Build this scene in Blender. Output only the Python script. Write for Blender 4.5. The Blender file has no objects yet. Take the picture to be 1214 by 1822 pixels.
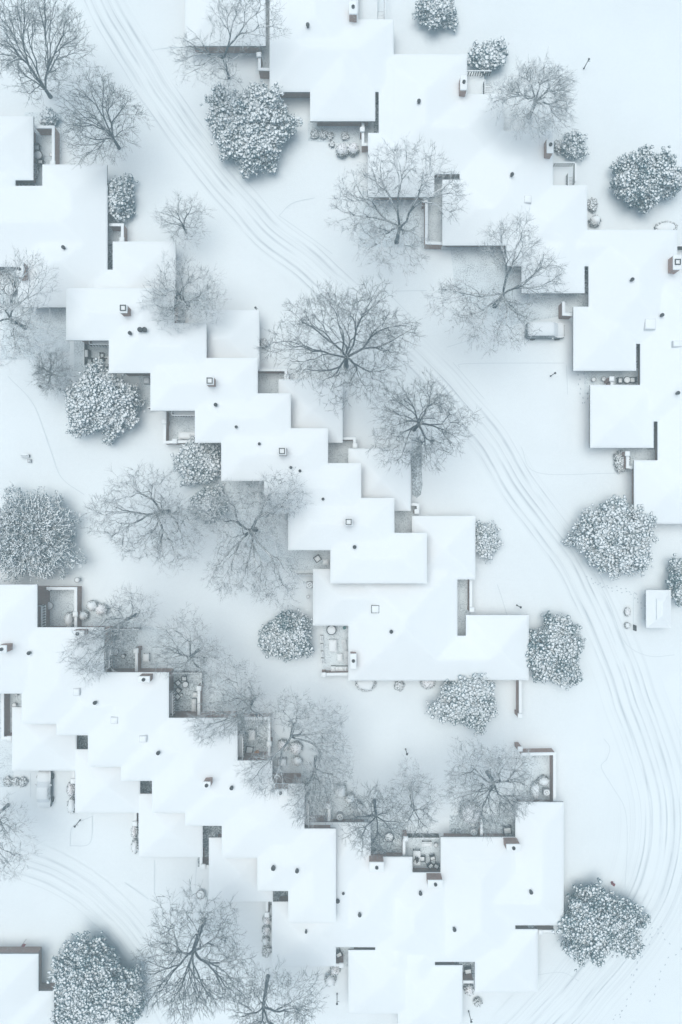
import bpy, math, random
import numpy as np

sc = bpy.context.scene
COL = sc.collection
HAZE = .0023
H, F = 88.0, 1232.0            # camera height (m) and focal length in photo pixels
R = math.radians
rng = np.random.default_rng(7)

def P(px, py, z=0.0):
    s = (H - z) / F
    return np.array([(px - 607.0) * s, (911.0 - py) * s, z])

def M_(d, z=0.0):              # a photo length at height z in metres
    return d * (H - z) / F

# ------------------------------------------------------------------ materials
class NT:
    def __init__(s, name):
        s.m = bpy.data.materials.new(name); s.m.use_nodes = True
        s.t = s.m.node_tree; s.N = s.t.nodes; s.L = s.t.links
        s.b = s.N['Principled BSDF']
        s.b.inputs['Roughness'].default_value = .8
        if 'Specular IOR Level' in s.b.inputs: s.b.inputs['Specular IOR Level'].default_value = .25
    def n(s, t, **k):
        n = s.N.new(t)
        for a, v in k.items(): setattr(n, a, v)
        return n
    def l(s, a, b): s.L.new(a, b)
    def pos(s):
        return s.n('ShaderNodeNewGeometry').outputs['Position']
    def noise(s, scale, detail=3, vec=None, rough=.55, stretch=None):
        v = vec if vec is not None else s.pos()
        if stretch is not None:
            mp = s.n('ShaderNodeMapping'); mp.inputs['Scale'].default_value = stretch
            s.l(v, mp.inputs['Vector']); v = mp.outputs[0]
        t = s.n('ShaderNodeTexNoise'); t.inputs['Scale'].default_value = scale
        t.inputs['Detail'].default_value = detail; t.inputs['Roughness'].default_value = rough
        s.l(v, t.inputs['Vector']); return t.outputs['Fac']
    def ramp(s, fac, a, b, ca=(0, 0, 0, 1), cb=(1, 1, 1, 1)):
        r = s.n('ShaderNodeValToRGB'); e = r.color_ramp.elements
        e[0].position, e[1].position = a, b; e[0].color, e[1].color = ca, cb
        s.l(fac, r.inputs[0]); return r.outputs[0]
    def math(s, op, a, b=None, c=None):
        m = s.n('ShaderNodeMath', operation=op)
        for i, v in enumerate((a, b, c)):
            if v is None: continue
            if isinstance(v, (int, float)): m.inputs[i].default_value = v
            else: s.l(v, m.inputs[i])
        return m.outputs[0]
    def mix(s, fac, a, b):
        m = s.n('ShaderNodeMix', data_type='RGBA')
        for i, v in ((0, fac), (6, a), (7, b)):
            if isinstance(v, tuple): m.inputs[i].default_value = v if len(v) == 4 else v + (1,)
            elif isinstance(v, (int, float)): m.inputs[i].default_value = v
            else: s.l(v, m.inputs[i])
        return m.outputs[2]
    def color(s, c):
        if isinstance(c, tuple): s.b.inputs['Base Color'].default_value = c if len(c) == 4 else c + (1,)
        else: s.l(c, s.b.inputs['Base Color'])
    def bump(s, h, strength=.3, dist=.05):
        b = s.n('ShaderNodeBump'); b.inputs['Strength'].default_value = strength
        b.inputs['Distance'].default_value = dist
        s.l(h, b.inputs['Height']); s.l(b.outputs[0], s.b.inputs['Normal'])
    def nz(s):
        g = s.n('ShaderNodeNewGeometry'); sp = s.n('ShaderNodeSeparateXYZ')
        s.l(g.outputs['Normal'], sp.inputs[0]); return sp.outputs[2]

SNOW = (.84, .875, .90)
def plain(name, c, rough=.7, var=.15):
    t = NT(name); f = t.noise(9, 3)
    t.color(t.mix(f, tuple(x * (1 - var) for x in c), tuple(min(1, x * (1 + var)) for x in c)))
    t.b.inputs['Roughness'].default_value = rough
    return t.m

def snow_mat(name, c, var=.03, grain=.02, bump=.25):
    t = NT(name)
    a = t.noise(.08, 4); b = t.noise(2.6, 6, rough=.75)
    f = t.math('ADD', t.math('MULTIPLY', a, .6), t.math('MULTIPLY', b, .4))
    lo = tuple(x * (1 - 2 * var) for x in c); hi = tuple(min(.97, x * (1 + var)) for x in c)
    t.color(t.mix(t.ramp(f, .3, .7), lo, hi))
    t.b.inputs['Roughness'].default_value = .85
    h = t.math('ADD', t.math('MULTIPLY', t.noise(.9, 5, rough=.65), .7), t.math('MULTIPLY', t.noise(11, 2), .3))
    t.bump(h, bump * 1.6, .09)
    return t.m

M_ROOF = snow_mat('roof_snow', (.85, .907, .93), .022, bump=.12)
M_GROUND = snow_mat('ground_snow', (.81, .876, .90), .035, bump=.3)
M_CAP = snow_mat('cap_snow', (.85, .905, .925), .015, bump=.2)

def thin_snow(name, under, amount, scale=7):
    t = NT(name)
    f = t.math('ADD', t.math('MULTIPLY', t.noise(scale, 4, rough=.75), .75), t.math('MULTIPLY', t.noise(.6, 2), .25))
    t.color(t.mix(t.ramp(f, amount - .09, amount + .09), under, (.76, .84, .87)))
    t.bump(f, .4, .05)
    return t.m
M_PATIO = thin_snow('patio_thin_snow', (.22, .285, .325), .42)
M_GRAVEL = thin_snow('gravel_snow', (.10, .13, .155), .53, 5)
M_STRIP = thin_snow('strip_snow', (.13, .165, .19), .50, 6)
M_BED = thin_snow('bed_snow', (.12, .17, .20), .47, 5)

def brick_mat():
    t = NT('brick')
    g = t.n('ShaderNodeNewGeometry'); p = t.n('ShaderNodeSeparateXYZ'); q = t.n('ShaderNodeSeparateXYZ')
    t.l(g.outputs['Position'], p.inputs[0]); t.l(g.outputs['Normal'], q.inputs[0])
    u = t.math('ADD', t.math('MULTIPLY', p.outputs[0], t.math('ABSOLUTE', q.outputs[1])),
               t.math('MULTIPLY', p.outputs[1], t.math('ABSOLUTE', q.outputs[0])))
    c = t.n('ShaderNodeCombineXYZ'); t.l(u, c.inputs[0]); t.l(p.outputs[2], c.inputs[1])
    b = t.n('ShaderNodeTexBrick'); t.l(c.outputs[0], b.inputs['Vector'])
    b.inputs['Scale'].default_value = 1; b.inputs['Brick Width'].default_value = .24
    b.inputs['Row Height'].default_value = .085; b.inputs['Mortar Size'].default_value = .012
    b.inputs['Color1'].default_value = (.38, .185, .13, 1); b.inputs['Color2'].default_value = (.25, .13, .10, 1)
    b.inputs['Mortar'].default_value = (.32, .30, .29, 1)
    n = t.noise(6, 4)
    t.color(t.mix(t.ramp(n, .58, .70), b.outputs[0], (.5, .5, .52)))
    t.b.inputs['Roughness'].default_value = .9
    return t.m
M_BRICK = brick_mat()

def snowy(name, under, lo, hi, nscale=6, patchy=0, snow=(.845, .895, .915)):
    """dark surface with settled snow on whatever faces up"""
    t = NT(name)
    f = t.math('ADD', t.nz(), t.math('MULTIPLY', t.math('SUBTRACT', t.noise(nscale, 3), .5), .8))
    if patchy: f = t.math('ADD', f, t.math('MULTIPLY', t.math('SUBTRACT', t.noise(.45, 3), .5), patchy))
    v = t.noise(2.5, 2)
    uc = t.mix(v, tuple(x * .6 for x in under), tuple(x * 1.4 for x in under))
    t.color(t.mix(t.ramp(f, lo, hi), uc, snow))
    t.b.inputs['Roughness'].default_value = .9
    return t.m
M_BARK_D = snowy('dark_bark', (.06, .092, .115), .76, 1.2)
M_BARK_S = snowy('snowy_bark', (.062, .098, .122), .52, .95)
M_BARK_W = snowy('white_snowy_bark', (.072, .112, .135), .36, .78)
M_FOL = snowy('evergreen_foliage', (.07, .165, .20), .36, .74, 5, 1.1)
M_FOL_D = snowy('dark_evergreen_foliage', (.062, .15, .18), .46, .88, 5, 1.3)
M_SHRUB = snowy('shrub_foliage', (.05, .06, .058), .45, .8, 7)
M_WOODS = snowy('snowy_wood', (.07, .065, .06), .75, .95, 8)
M_FASCIA = plain('fascia', (.16, .16, .17))
M_METAL = plain('dark_metal', (.025, .028, .032), .5)
M_GREYM = plain('grey_metal', (.35, .37, .39), .5)
M_GLASS = plain('dark_glass', (.03, .04, .05), .15)
M_TRIM = plain('white_trim', (.6, .62, .64), .6)
M_CONC = plain('concrete', (.35, .36, .37))
M_TEAL = plain('teal_glaze', (.02, .16, .17), .3)
M_ORANGE = plain('terracotta', (.55, .22, .04), .7)
M_RED = plain('red_cloth', (.22, .04, .045), .7)
M_PAINTG = snowy('dusted_grey_paint', (.15, .18, .20), .15, .8, 4)
M_PAINTD = snowy('dusted_dark_paint', (.06, .08, .095), .25, .9, 4)
M_DGLASS = snowy('snow_dusted_glass', (.05, .07, .08), .0, .55, 4)
M_THIN = plain('thin_snow_on_glass', (.72, .785, .82), .7, .12)
M_RUBBER = plain('rubber', (.02, .02, .02), .9)
M_SOIL = plain('dead_plant', (.05, .035, .028), .9)
M_LINE = plain('slush_line', (.64, .71, .74), .9, .09)

# ------------------------------------------------------------------ mesh builder
def _ico(sub):
    t = (1 + 5 ** .5) / 2
    V = [(-1, t, 0), (1, t, 0), (-1, -t, 0), (1, -t, 0), (0, -1, t), (0, 1, t), (0, -1, -t), (0, 1, -t), (t, 0, -1), (t, 0, 1), (-t, 0, -1), (-t, 0, 1)]
    V = [np.array(v) / np.linalg.norm(v) for v in V]
    Fs = [(0, 11, 5), (0, 5, 1), (0, 1, 7), (0, 7, 10), (0, 10, 11), (1, 5, 9), (5, 11, 4), (11, 10, 2), (10, 7, 6), (7, 1, 8), (3, 9, 4), (3, 4, 2), (3, 2, 6), (3, 6, 8), (3, 8, 9), (4, 9, 5), (2, 4, 11), (6, 2, 10), (8, 6, 7), (9, 8, 1)]
    for _ in range(sub):
        c = {}; G = []
        def mid(a, b):
            k = (min(a, b), max(a, b))
            if k not in c:
                m = V[a] + V[b]; V.append(m / np.linalg.norm(m)); c[k] = len(V) - 1
            return c[k]
        for a, b, d in Fs:
            x, y, z = mid(a, b), mid(b, d), mid(d, a)
            G += [(a, x, z), (b, y, x), (d, z, y), (x, y, z)]
        Fs = G
    return np.array(V), np.array(Fs)
ICO0, ICO1, ICO2 = _ico(0), _ico(1), _ico(2)

class MB:
    def __init__(s): s.V = []; s.F = []; s.M = []; s.n = 0
    def add(s, V, Fc, mat=0):
        V = np.asarray(V, float); Fc = np.asarray(Fc, int)
        s.V.append(V); s.F.append(Fc + s.n)
        s.M.append(np.full(len(Fc), mat) if np.isscalar(mat) else np.asarray(mat))
        s.n += len(V)
    def box(s, x0, y0, z0, x1, y1, z1, mat=0, bevel=0.0, rot=0, c=None):
        if x1 < x0: x0, x1 = x1, x0
        if y1 < y0: y0, y1 = y1, y0
        b = min(bevel, (x1 - x0) * .45, (y1 - y0) * .45, (z1 - z0) * .8)
        if b > 0:
            rings = [(0, z0), (0, z1 - b), (b * .35, z1 - b * .3), (b, z1)]
            V = []
            for d, z in rings:
                e = b * .5
                xa, xb, ya, yb = x0 + d, x1 - d, y0 + d, y1 - d
                V += [(xa + e, ya, z), (xb - e, ya, z), (xb, ya + e, z), (xb, yb - e, z), (xb - e, yb, z), (xa + e, yb, z), (xa, yb - e, z), (xa, ya + e, z)]
            Q = []
            for r in range(3):
                for i in range(8):
                    j = (i + 1) % 8; Q.append((r * 8 + i, r * 8 + j, r * 8 + 8 + j, r * 8 + 8 + i))
            k = 24
            Q += [(k, k + 1, k + 2, k + 3), (k, k + 3, k + 4, k + 7), (k + 4, k + 5, k + 6, k + 7)]
        else:
            V = [(x, y, z) for z in (z0, z1) for x, y in ((x0, y0), (x1, y0), (x1, y1), (x0, y1))]
            Q = [(3, 2, 1, 0), (4, 5, 6, 7), (0, 1, 5, 4), (1, 2, 6, 5), (2, 3, 7, 6), (3, 0, 4, 7)]
        V = np.array(V, float)
        if rot:
            c = np.array(c if c is not None else ((x0 + x1) / 2, (y0 + y1) / 2))
            ca, sa = math.cos(rot), math.sin(rot); d = V[:, :2] - c
            V[:, 0] = c[0] + d[:, 0] * ca - d[:, 1] * sa; V[:, 1] = c[1] + d[:, 0] * sa + d[:, 1] * ca
        s.add(V, Q, mat)
    def lathe(s, c, prof, n=16, mat=0, sx=1, sy=1):
        """profile of (r, z) from bottom to top about the vertical through c"""
        V = []; Q = []
        for r, z in prof:
            for i in range(n):
                a = 2 * math.pi * i / n
                V.append((c[0] + r * math.cos(a) * sx, c[1] + r * math.sin(a) * sy, z))
        for k in range(len(prof) - 1):
            for i in range(n):
                j = (i + 1) % n; Q.append((k * n + i, k * n + j, k * n + n + j, k * n + n + i))
        s.add(V, Q, mat)
    def tubes(s, A, B, ra, rb, sides=4, mat=0):
        A, B = np.asarray(A, float), np.asarray(B, float)
        ra = np.broadcast_to(ra, len(A)); rb = np.broadcast_to(rb, len(A))
        d = B - A; L = np.linalg.norm(d, axis=1, keepdims=True); d = d / np.maximum(L, 1e-9)
        h = np.where(np.abs(d[:, 2:3]) > .9, np.array([[1., 0, 0]]), np.array([[0, 0, 1.]]))
        u = np.cross(d, h); u /= np.linalg.norm(u, axis=1, keepdims=True); v = np.cross(d, u)
        V = []
        for base, r in ((A, ra), (B, rb)):
            for i in range(sides):
                a = 2 * math.pi * (i + .5) / sides
                V.append(base + (u * math.cos(a) + v * math.sin(a)) * r[:, None])
        V = np.stack(V, 1)              # n, 2*sides, 3
        n = len(A); off = (np.arange(n) * 2 * sides)[:, None]
        Q = []
        for i in range(sides):
            j = (i + 1) % sides
            Q.append(off + np.array([[j, i, sides + i, sides + j]]))
        s.add(V.reshape(-1, 3), np.stack(Q, 1).reshape(-1, 4), mat)
    def blobs(s, C, S, ico=ICO1, jit=.15, mat=0):
        """many irregular lumps: centres C (n,3), radii S (n,3)"""
        V0, F0 = ico; n = len(C)
        ang = rng.uniform(0, 6.283, n); ca, sa = np.cos(ang)[:, None], np.sin(ang)[:, None]
        k = 1 + rng.uniform(-jit, jit, (n, len(V0)))
        L = V0[None] * k[..., None] * S[:, None, :]
        X = L[..., 0] * ca - L[..., 1] * sa; Y = L[..., 0] * sa + L[..., 1] * ca
        V = np.stack([X, Y, L[..., 2]], -1) + C[:, None, :]
        Fc = F0[None] + (np.arange(n) * len(V0))[:, None, None]
        s.add(V.reshape(-1, 3), Fc.reshape(-1, 3), mat)
    def quads(s, C, U, W, mat=0):
        V = np.stack([C - U - W, C + U - W * .6, C + U * 1.3 + W * .2, C - U + W], 1)
        n = len(C)
        s.add(V.reshape(-1, 3), np.arange(n * 4).reshape(n, 4), mat)
    def build(s, name, mats, parent=None, smooth=False, origin=None):
        V = np.concatenate(s.V) if s.V else np.zeros((0, 3))
        if parent is not None: org = np.array(parent.get('_o', (0, 0, 0)))
        elif origin is not None: org = np.array(origin, float)
        else: org = np.array([(V[:, 0].min() + V[:, 0].max()) / 2, (V[:, 1].min() + V[:, 1].max()) / 2, V[:, 2].min()])
        me = bpy.data.meshes.new(name)
        me.vertices.add(len(V)); me.vertices.foreach_set('co', (V - org).ravel())
        loops = np.concatenate([f.ravel() for f in s.F]); tot = np.concatenate([np.full(len(f), f.shape[1]) for f in s.F])
        st = np.concatenate([[0], np.cumsum(tot)[:-1]])
        me.loops.add(len(loops)); me.loops.foreach_set('vertex_index', loops)
        me.polygons.add(len(tot)); me.polygons.foreach_set('loop_start', st); me.polygons.foreach_set('loop_total', tot)
        me.polygons.foreach_set('material_index', np.concatenate(s.M).astype(np.int32))
        me.polygons.foreach_set('use_smooth', np.full(len(tot), bool(smooth)))
        for m in (mats if isinstance(mats, (list, tuple)) else [mats]): me.materials.append(m)
        me.update(calc_edges=True); me.validate()
        o = bpy.data.objects.new(name, me); COL.objects.link(o)
        if parent is not None:
            o.parent = parent; o['_o'] = tuple(org)
        else:
            o.location = org; o['_o'] = tuple(org)
        return o

def tag(o, label, cat, group=None, kind=None):
    if label: o['label'] = label
    if cat: o['category'] = cat
    if group: o['group'] = group
    if kind: o['kind'] = kind
    return o
def thing(name, label, cat, loc, group=None):
    o = bpy.data.objects.new(name, None); COL.objects.link(o)
    o.location = loc; o['_o'] = tuple(float(v) for v in loc); o.empty_display_size = .3
    return tag(o, label, cat, group)
def structure(o): o['kind'] = 'structure'; return o

# ------------------------------------------------------------------ ground and road
def noise2(x, y, seed=0):
    r = np.random.default_rng(seed); v = 0
    for f, a in ((.035, 1), (.08, .6), (.17, .35), (.4, .14), (.9, .05)):
        for _ in range(3):
            th = r.uniform(0, 6.28); ph = r.uniform(0, 6.28)
            v = v + a * np.sin((x * math.cos(th) + y * math.sin(th)) * f * 6.28 + ph) / 3
    return v

b = MB()
xs = np.concatenate([[-400, -200, -120], np.linspace(-70, 70, 141), [120, 200, 400]])
ys = np.concatenate([[-400, -200, -120], np.linspace(-90, 90, 181), [120, 200, 400]])
X, Y = np.meshgrid(xs, ys)
Z = -.02 + .012 * noise2(X, Y, 3) - .01
nx = len(xs); I = np.arange(len(xs) * len(ys)).reshape(len(ys), nx)
b.add(np.stack([X, Y, Z], -1).reshape(-1, 3), np.stack([I[:-1, :-1], I[:-1, 1:], I[1:, 1:], I[1:, :-1]], -1).reshape(-1, 4))
structure(b.build('ground', M_GROUND, smooth=True, origin=(0, 0, 0)))

def catmull(pts, n=14):
    pts = [np.array(p, float) for p in pts]
    pts = [2 * pts[0] - pts[1]] + pts + [2 * pts[-1] - pts[-2]]
    out = []
    for i in range(1, len(pts) - 2):
        a, b_, c, d = pts[i - 1:i + 3]
        for k in range(n):
            t = k / n
            out.append(.5 * ((2 * b_) + (c - a) * t + (2 * a - 5 * b_ + 4 * c - d) * t * t + (3 * b_ - a - 3 * c + d) * t ** 3))
    out.append(pts[-2]); return np.array(out)

def ribbon(path, half, z, cols=1):
    """strip mesh along a world path with metric UVs (across, along)"""
    d = np.gradient(path[:, :2], axis=0); d /= np.linalg.norm(d, axis=1, keepdims=True)
    nrm = np.stack([d[:, 1], -d[:, 0]], 1)
    s = np.concatenate([[0], np.cumsum(np.linalg.norm(np.diff(path[:, :2], axis=0), axis=1))])
    half = np.broadcast_to(half, len(path))
    us = np.linspace(-1, 1, cols + 1)
    V = []; UV = []
    for k in range(len(path)):
        for u in us:
            q = path[k, :2] + nrm[k] * u * half[k]
            V.append((q[0], q[1], z)); UV.append((u * half[k], s[k]))
    n = cols + 1; I = np.arange(len(path) * n).reshape(-1, n)
    Q = np.stack([I[:-1, :-1], I[:-1, 1:], I[1:, 1:], I[1:, :-1]], -1).reshape(-1, 4)
    return np.array(V), Q, np.array(UV)

def road_mat(name, strength):
    t = NT(name)
    uv = t.n('ShaderNodeUVMap'); uv.uv_map = 'UVMap'
    sp = t.n('ShaderNodeSeparateXYZ'); t.l(uv.outputs[0], sp.inputs[0])
    u, v = sp.outputs[0], sp.outputs[1]
    wob = t.math('MULTIPLY', t.math('SUBTRACT', t.noise(1, 2, vec=uv.outputs[0], stretch=(.0, .045, 1)), .5), 2.4)
    u2 = t.math('ADD', u, wob)
    c = t.n('ShaderNodeCombineXYZ'); t.l(u2, c.inputs[0]); t.l(v, c.inputs[1])
    n1 = t.noise(1, 3, vec=c.outputs[0], stretch=(1.5, .012, 1), rough=.65)
    n2 = t.noise(1, 2, vec=c.outputs[0], stretch=(5.5, .02, 1), rough=.5)
    lines = t.math('MULTIPLY', t.ramp(n1, .46, .70), t.ramp(n2, .36, .66))
    edge = t.n('ShaderNodeUVMap'); edge.uv_map = 'Edge'
    se = t.n('ShaderNodeSeparateXYZ'); t.l(edge.outputs[0], se.inputs[0])
    fade = t.ramp(t.math('ABSOLUTE', se.outputs[0]), .55, .98, (1, 1, 1, 1), (0, 0, 0, 1))
    # a few deep ruts in the wheel lines
    ruts = None
    for off, w in ((-1.5, .30), (.15, .24), (1.35, .26), (-.6, .16), (2.1, .16), (-2.3, .14)):
        d = t.math('ABSOLUTE', t.math('SUBTRACT', u2, off))
        g = t.ramp(d, 0, w, (1, 1, 1, 1), (0, 0, 0, 1))
        brk = t.ramp(t.noise(1, 3, vec=uv.outputs[0], stretch=(.3 + off, .10, off)), .40, .62)
        k = t.math('MULTIPLY', g, brk)
        ruts = k if ruts is None else t.math('MAXIMUM', ruts, k)
    f = t.math('MULTIPLY', t.math('MAXIMUM', t.math('MULTIPLY', lines, .55), t.math('MULTIPLY', ruts, .8)), fade)
    a = t.noise(.08, 4); g = t.noise(9, 3, rough=.7)
    ff = t.math('ADD', t.math('MULTIPLY', a, .6), t.math('MULTIPLY', g, .4))
    c0 = (.81, .876, .90)
    base = t.mix(t.ramp(ff, .3, .7), tuple(x * .94 for x in c0), tuple(x * 1.03 for x in c0))
    t.color(t.mix(t.math('MULTIPLY', f, strength), base, (.34, .40, .45)))
    t.bump(t.math('SUBTRACT', t.noise(14, 2), t.math('MULTIPLY', f, 2.0)), .3, .05)
    return t.m

def road(name, px, widths, z, strength):
    path = catmull([P(x, y) for x, y in px]); w = np.interp(np.linspace(0, 1, len(path)), np.linspace(0, 1, len(widths)), widths)
    V, Q, UV = ribbon(path, w, z, 8)
    m = MB(); m.add(V, Q); o = m.build(name, road_mat(name + '_snow', strength), origin=(0, 0, 0))
    me = o.data
    li = np.empty(len(me.loops), np.int32); me.loops.foreach_get('vertex_index', li)
    me.uv_layers.new(name='UVMap').data.foreach_set('uv', UV[li].ravel().astype(np.float32))
    ed = np.stack([UV[:, 0] / np.repeat(w, 9), UV[:, 1]], 1)
    me.uv_layers.new(name='Edge').data.foreach_set('uv', ed[li].ravel().astype(np.float32))
    structure(o)
    return path
ROAD = road('road', [(110, -130), (165, -40), (215, 60), (290, 180), (375, 300), (460, 395), (560, 480), (660, 570), (755, 650), (850, 760), (935, 880), (1015, 1000), (1078, 1120), (1125, 1240), (1163, 1360), (1175, 1480), (1152, 1590), (1088, 1690), (1010, 1780), (930, 1860), (850, 1930)],
            [3.4, 3.4, 3.4, 3.2, 3.4, 4.2, 6.8, 6.0, 4.8], .012, .8)
road('lane', [(-120, 1500), (-30, 1515), (70, 1545), (150, 1590), (215, 1650), (270, 1730), (320, 1830), (350, 1920)], [3.0, 3.0, 3.0], .006, .5)

def strip(m, pts, half, z0=.0, z1=.035, smooth=True):
    """a low rounded ridge or edge following photo points on the ground"""
    path = catmull([P(x, y) for x, y in pts], 8) if smooth and len(pts) > 2 else np.array([P(x, y) for x, y in pts])
    V, Q, _ = ribbon(path, half, z1, 1); n = len(path)
    m.add(V, Q)
kb = MB()
for pts in [[(497, 384), (560, 428), (592, 452)], [(497, 384), (520, 362), (560, 352)], [(818, 655), (832, 647), (1004, 646)], [(1008, 650), (1010, 702)],
            [(927, 795), (957, 841), (1095, 842)], [(806, 645), (862, 710)], [(705, 518), (760, 517)], [(690, 520), (740, 572)], [(795, 618), (860, 598)],
            [(1057, 1020), (1085, 1075), (1105, 1130), (1125, 1155), (1160, 1168), (1200, 1165)], [(1127, 1055), (1127, 1122)], [(885, 1040), (930, 1160), (1000, 1180)],
            [(1075, 1315), (1085, 1330), (1080, 1350), (1070, 1365), (1090, 1400), (1112, 1440), (1116, 1500), (1112, 1580)],
            [(125, 1505), (130, 1470), (165, 1452)], [(165, 1452), (160, 1500), (125, 1505)], [(222, 1570), (265, 1600)], [(1030, 1745), (1000, 1730), (950, 1735)],
            [(350, 1530), (348, 1580)], [(275, 1530), (275, 1590)], [(270, 90), (300, 85), (330, 84)], [(15, 670), (60, 720), (90, 800), (110, 850), (150, 880)], [(55, 1375), (55, 1418)]]:
    strip(kb, pts, .035)
structure(kb.build('kerb', M_LINE, origin=(0, 0, 0)))

# footprints trodden into the snow
fp = MB()
def steps(pts, gap=.55, r=.10):
    path = catmull([P(x, y) for x, y in pts], 24)
    s = np.concatenate([[0], np.cumsum(np.linalg.norm(np.diff(path, axis=0), axis=1))])
    for i, t in enumerate(np.arange(0, s[-1], gap)):
        x, y = np.interp(t, s, path[:, 0]), np.interp(t, s, path[:, 1])
        x2, y2 = np.interp(t + .2, s, path[:, 0]), np.interp(t + .2, s, path[:, 1])
        a = math.atan2(y2 - y, x2 - x) if t + .2 < s[-1] else 0
        o = .12 * (1 if i % 2 else -1) + random.uniform(-.05, .05)
        x -= math.sin(a) * o; y += math.cos(a) * o
        n = 8; V = [(x, y, .03)]
        for k in range(n):
            q = 2 * math.pi * k / n; ex, ey = r * 1.5 * math.cos(q), r * .8 * math.sin(q)
            V.append((x + ex * math.cos(a) - ey * math.sin(a), y + ex * math.sin(a) + ey * math.cos(a), .03))
        fp.add(V, [(0, k + 1, (k + 1) % n + 1) for k in range(n)])
random.seed(4)
steps([(1190, 1680), (1165, 1650), (1140, 1700), (1120, 1770), (1100, 1815)], .8, .09)
steps([(1214, 1690), (1185, 1710), (1170, 1750), (1155, 1790)], 1.0, .09)
steps([(1178, 1650), (1150, 1685), (1120, 1745)], .9, .09)
steps([(1045, 1025), (1065, 1042), (1100, 1045), (1127, 1055), (1135, 1078)], .6, .08)
steps([(1060, 1035), (1090, 1050), (1130, 1058), (1142, 1082)], .6, .08)
steps([(1108, 1800), (1085, 1815)], .5, .08)
steps([(1030, 650), (1032, 690), (1040, 720), (1050, 690)], .6, .09)
steps([(1040, 665), (1046, 700)], .6, .09)
structure(fp.build('footprint_trail', plain('trodden_snow', (.50, .57, .62), .9, .1), origin=(0, 0, 0)))

def patch(name, px, mat, z=.014):
    """ground sheet given by its photo outline"""
    m = MB(); V = [P(x, y) + np.array([0, 0, z]) for x, y in px]
    m.add(V, [list(range(len(V)))[::-1]]); o = m.build(name, mat, origin=(0, 0, 0))
    if o.data.polygons[0].normal.z < 0: o.data.flip_normals()
    return structure(o)
def rpatch(name, x0, y0, x1, y1, mat, z=.014): return patch(name, [(x0, y0), (x1, y0), (x1, y1), (x0, y1)], mat, z)

# ------------------------------------------------------------------ roofs and houses
def wrect(r, z):
    a = P(r[0], r[3], z); c = P(r[2], r[1], z); return (a[0], a[1], c[0], c[1])

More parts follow.
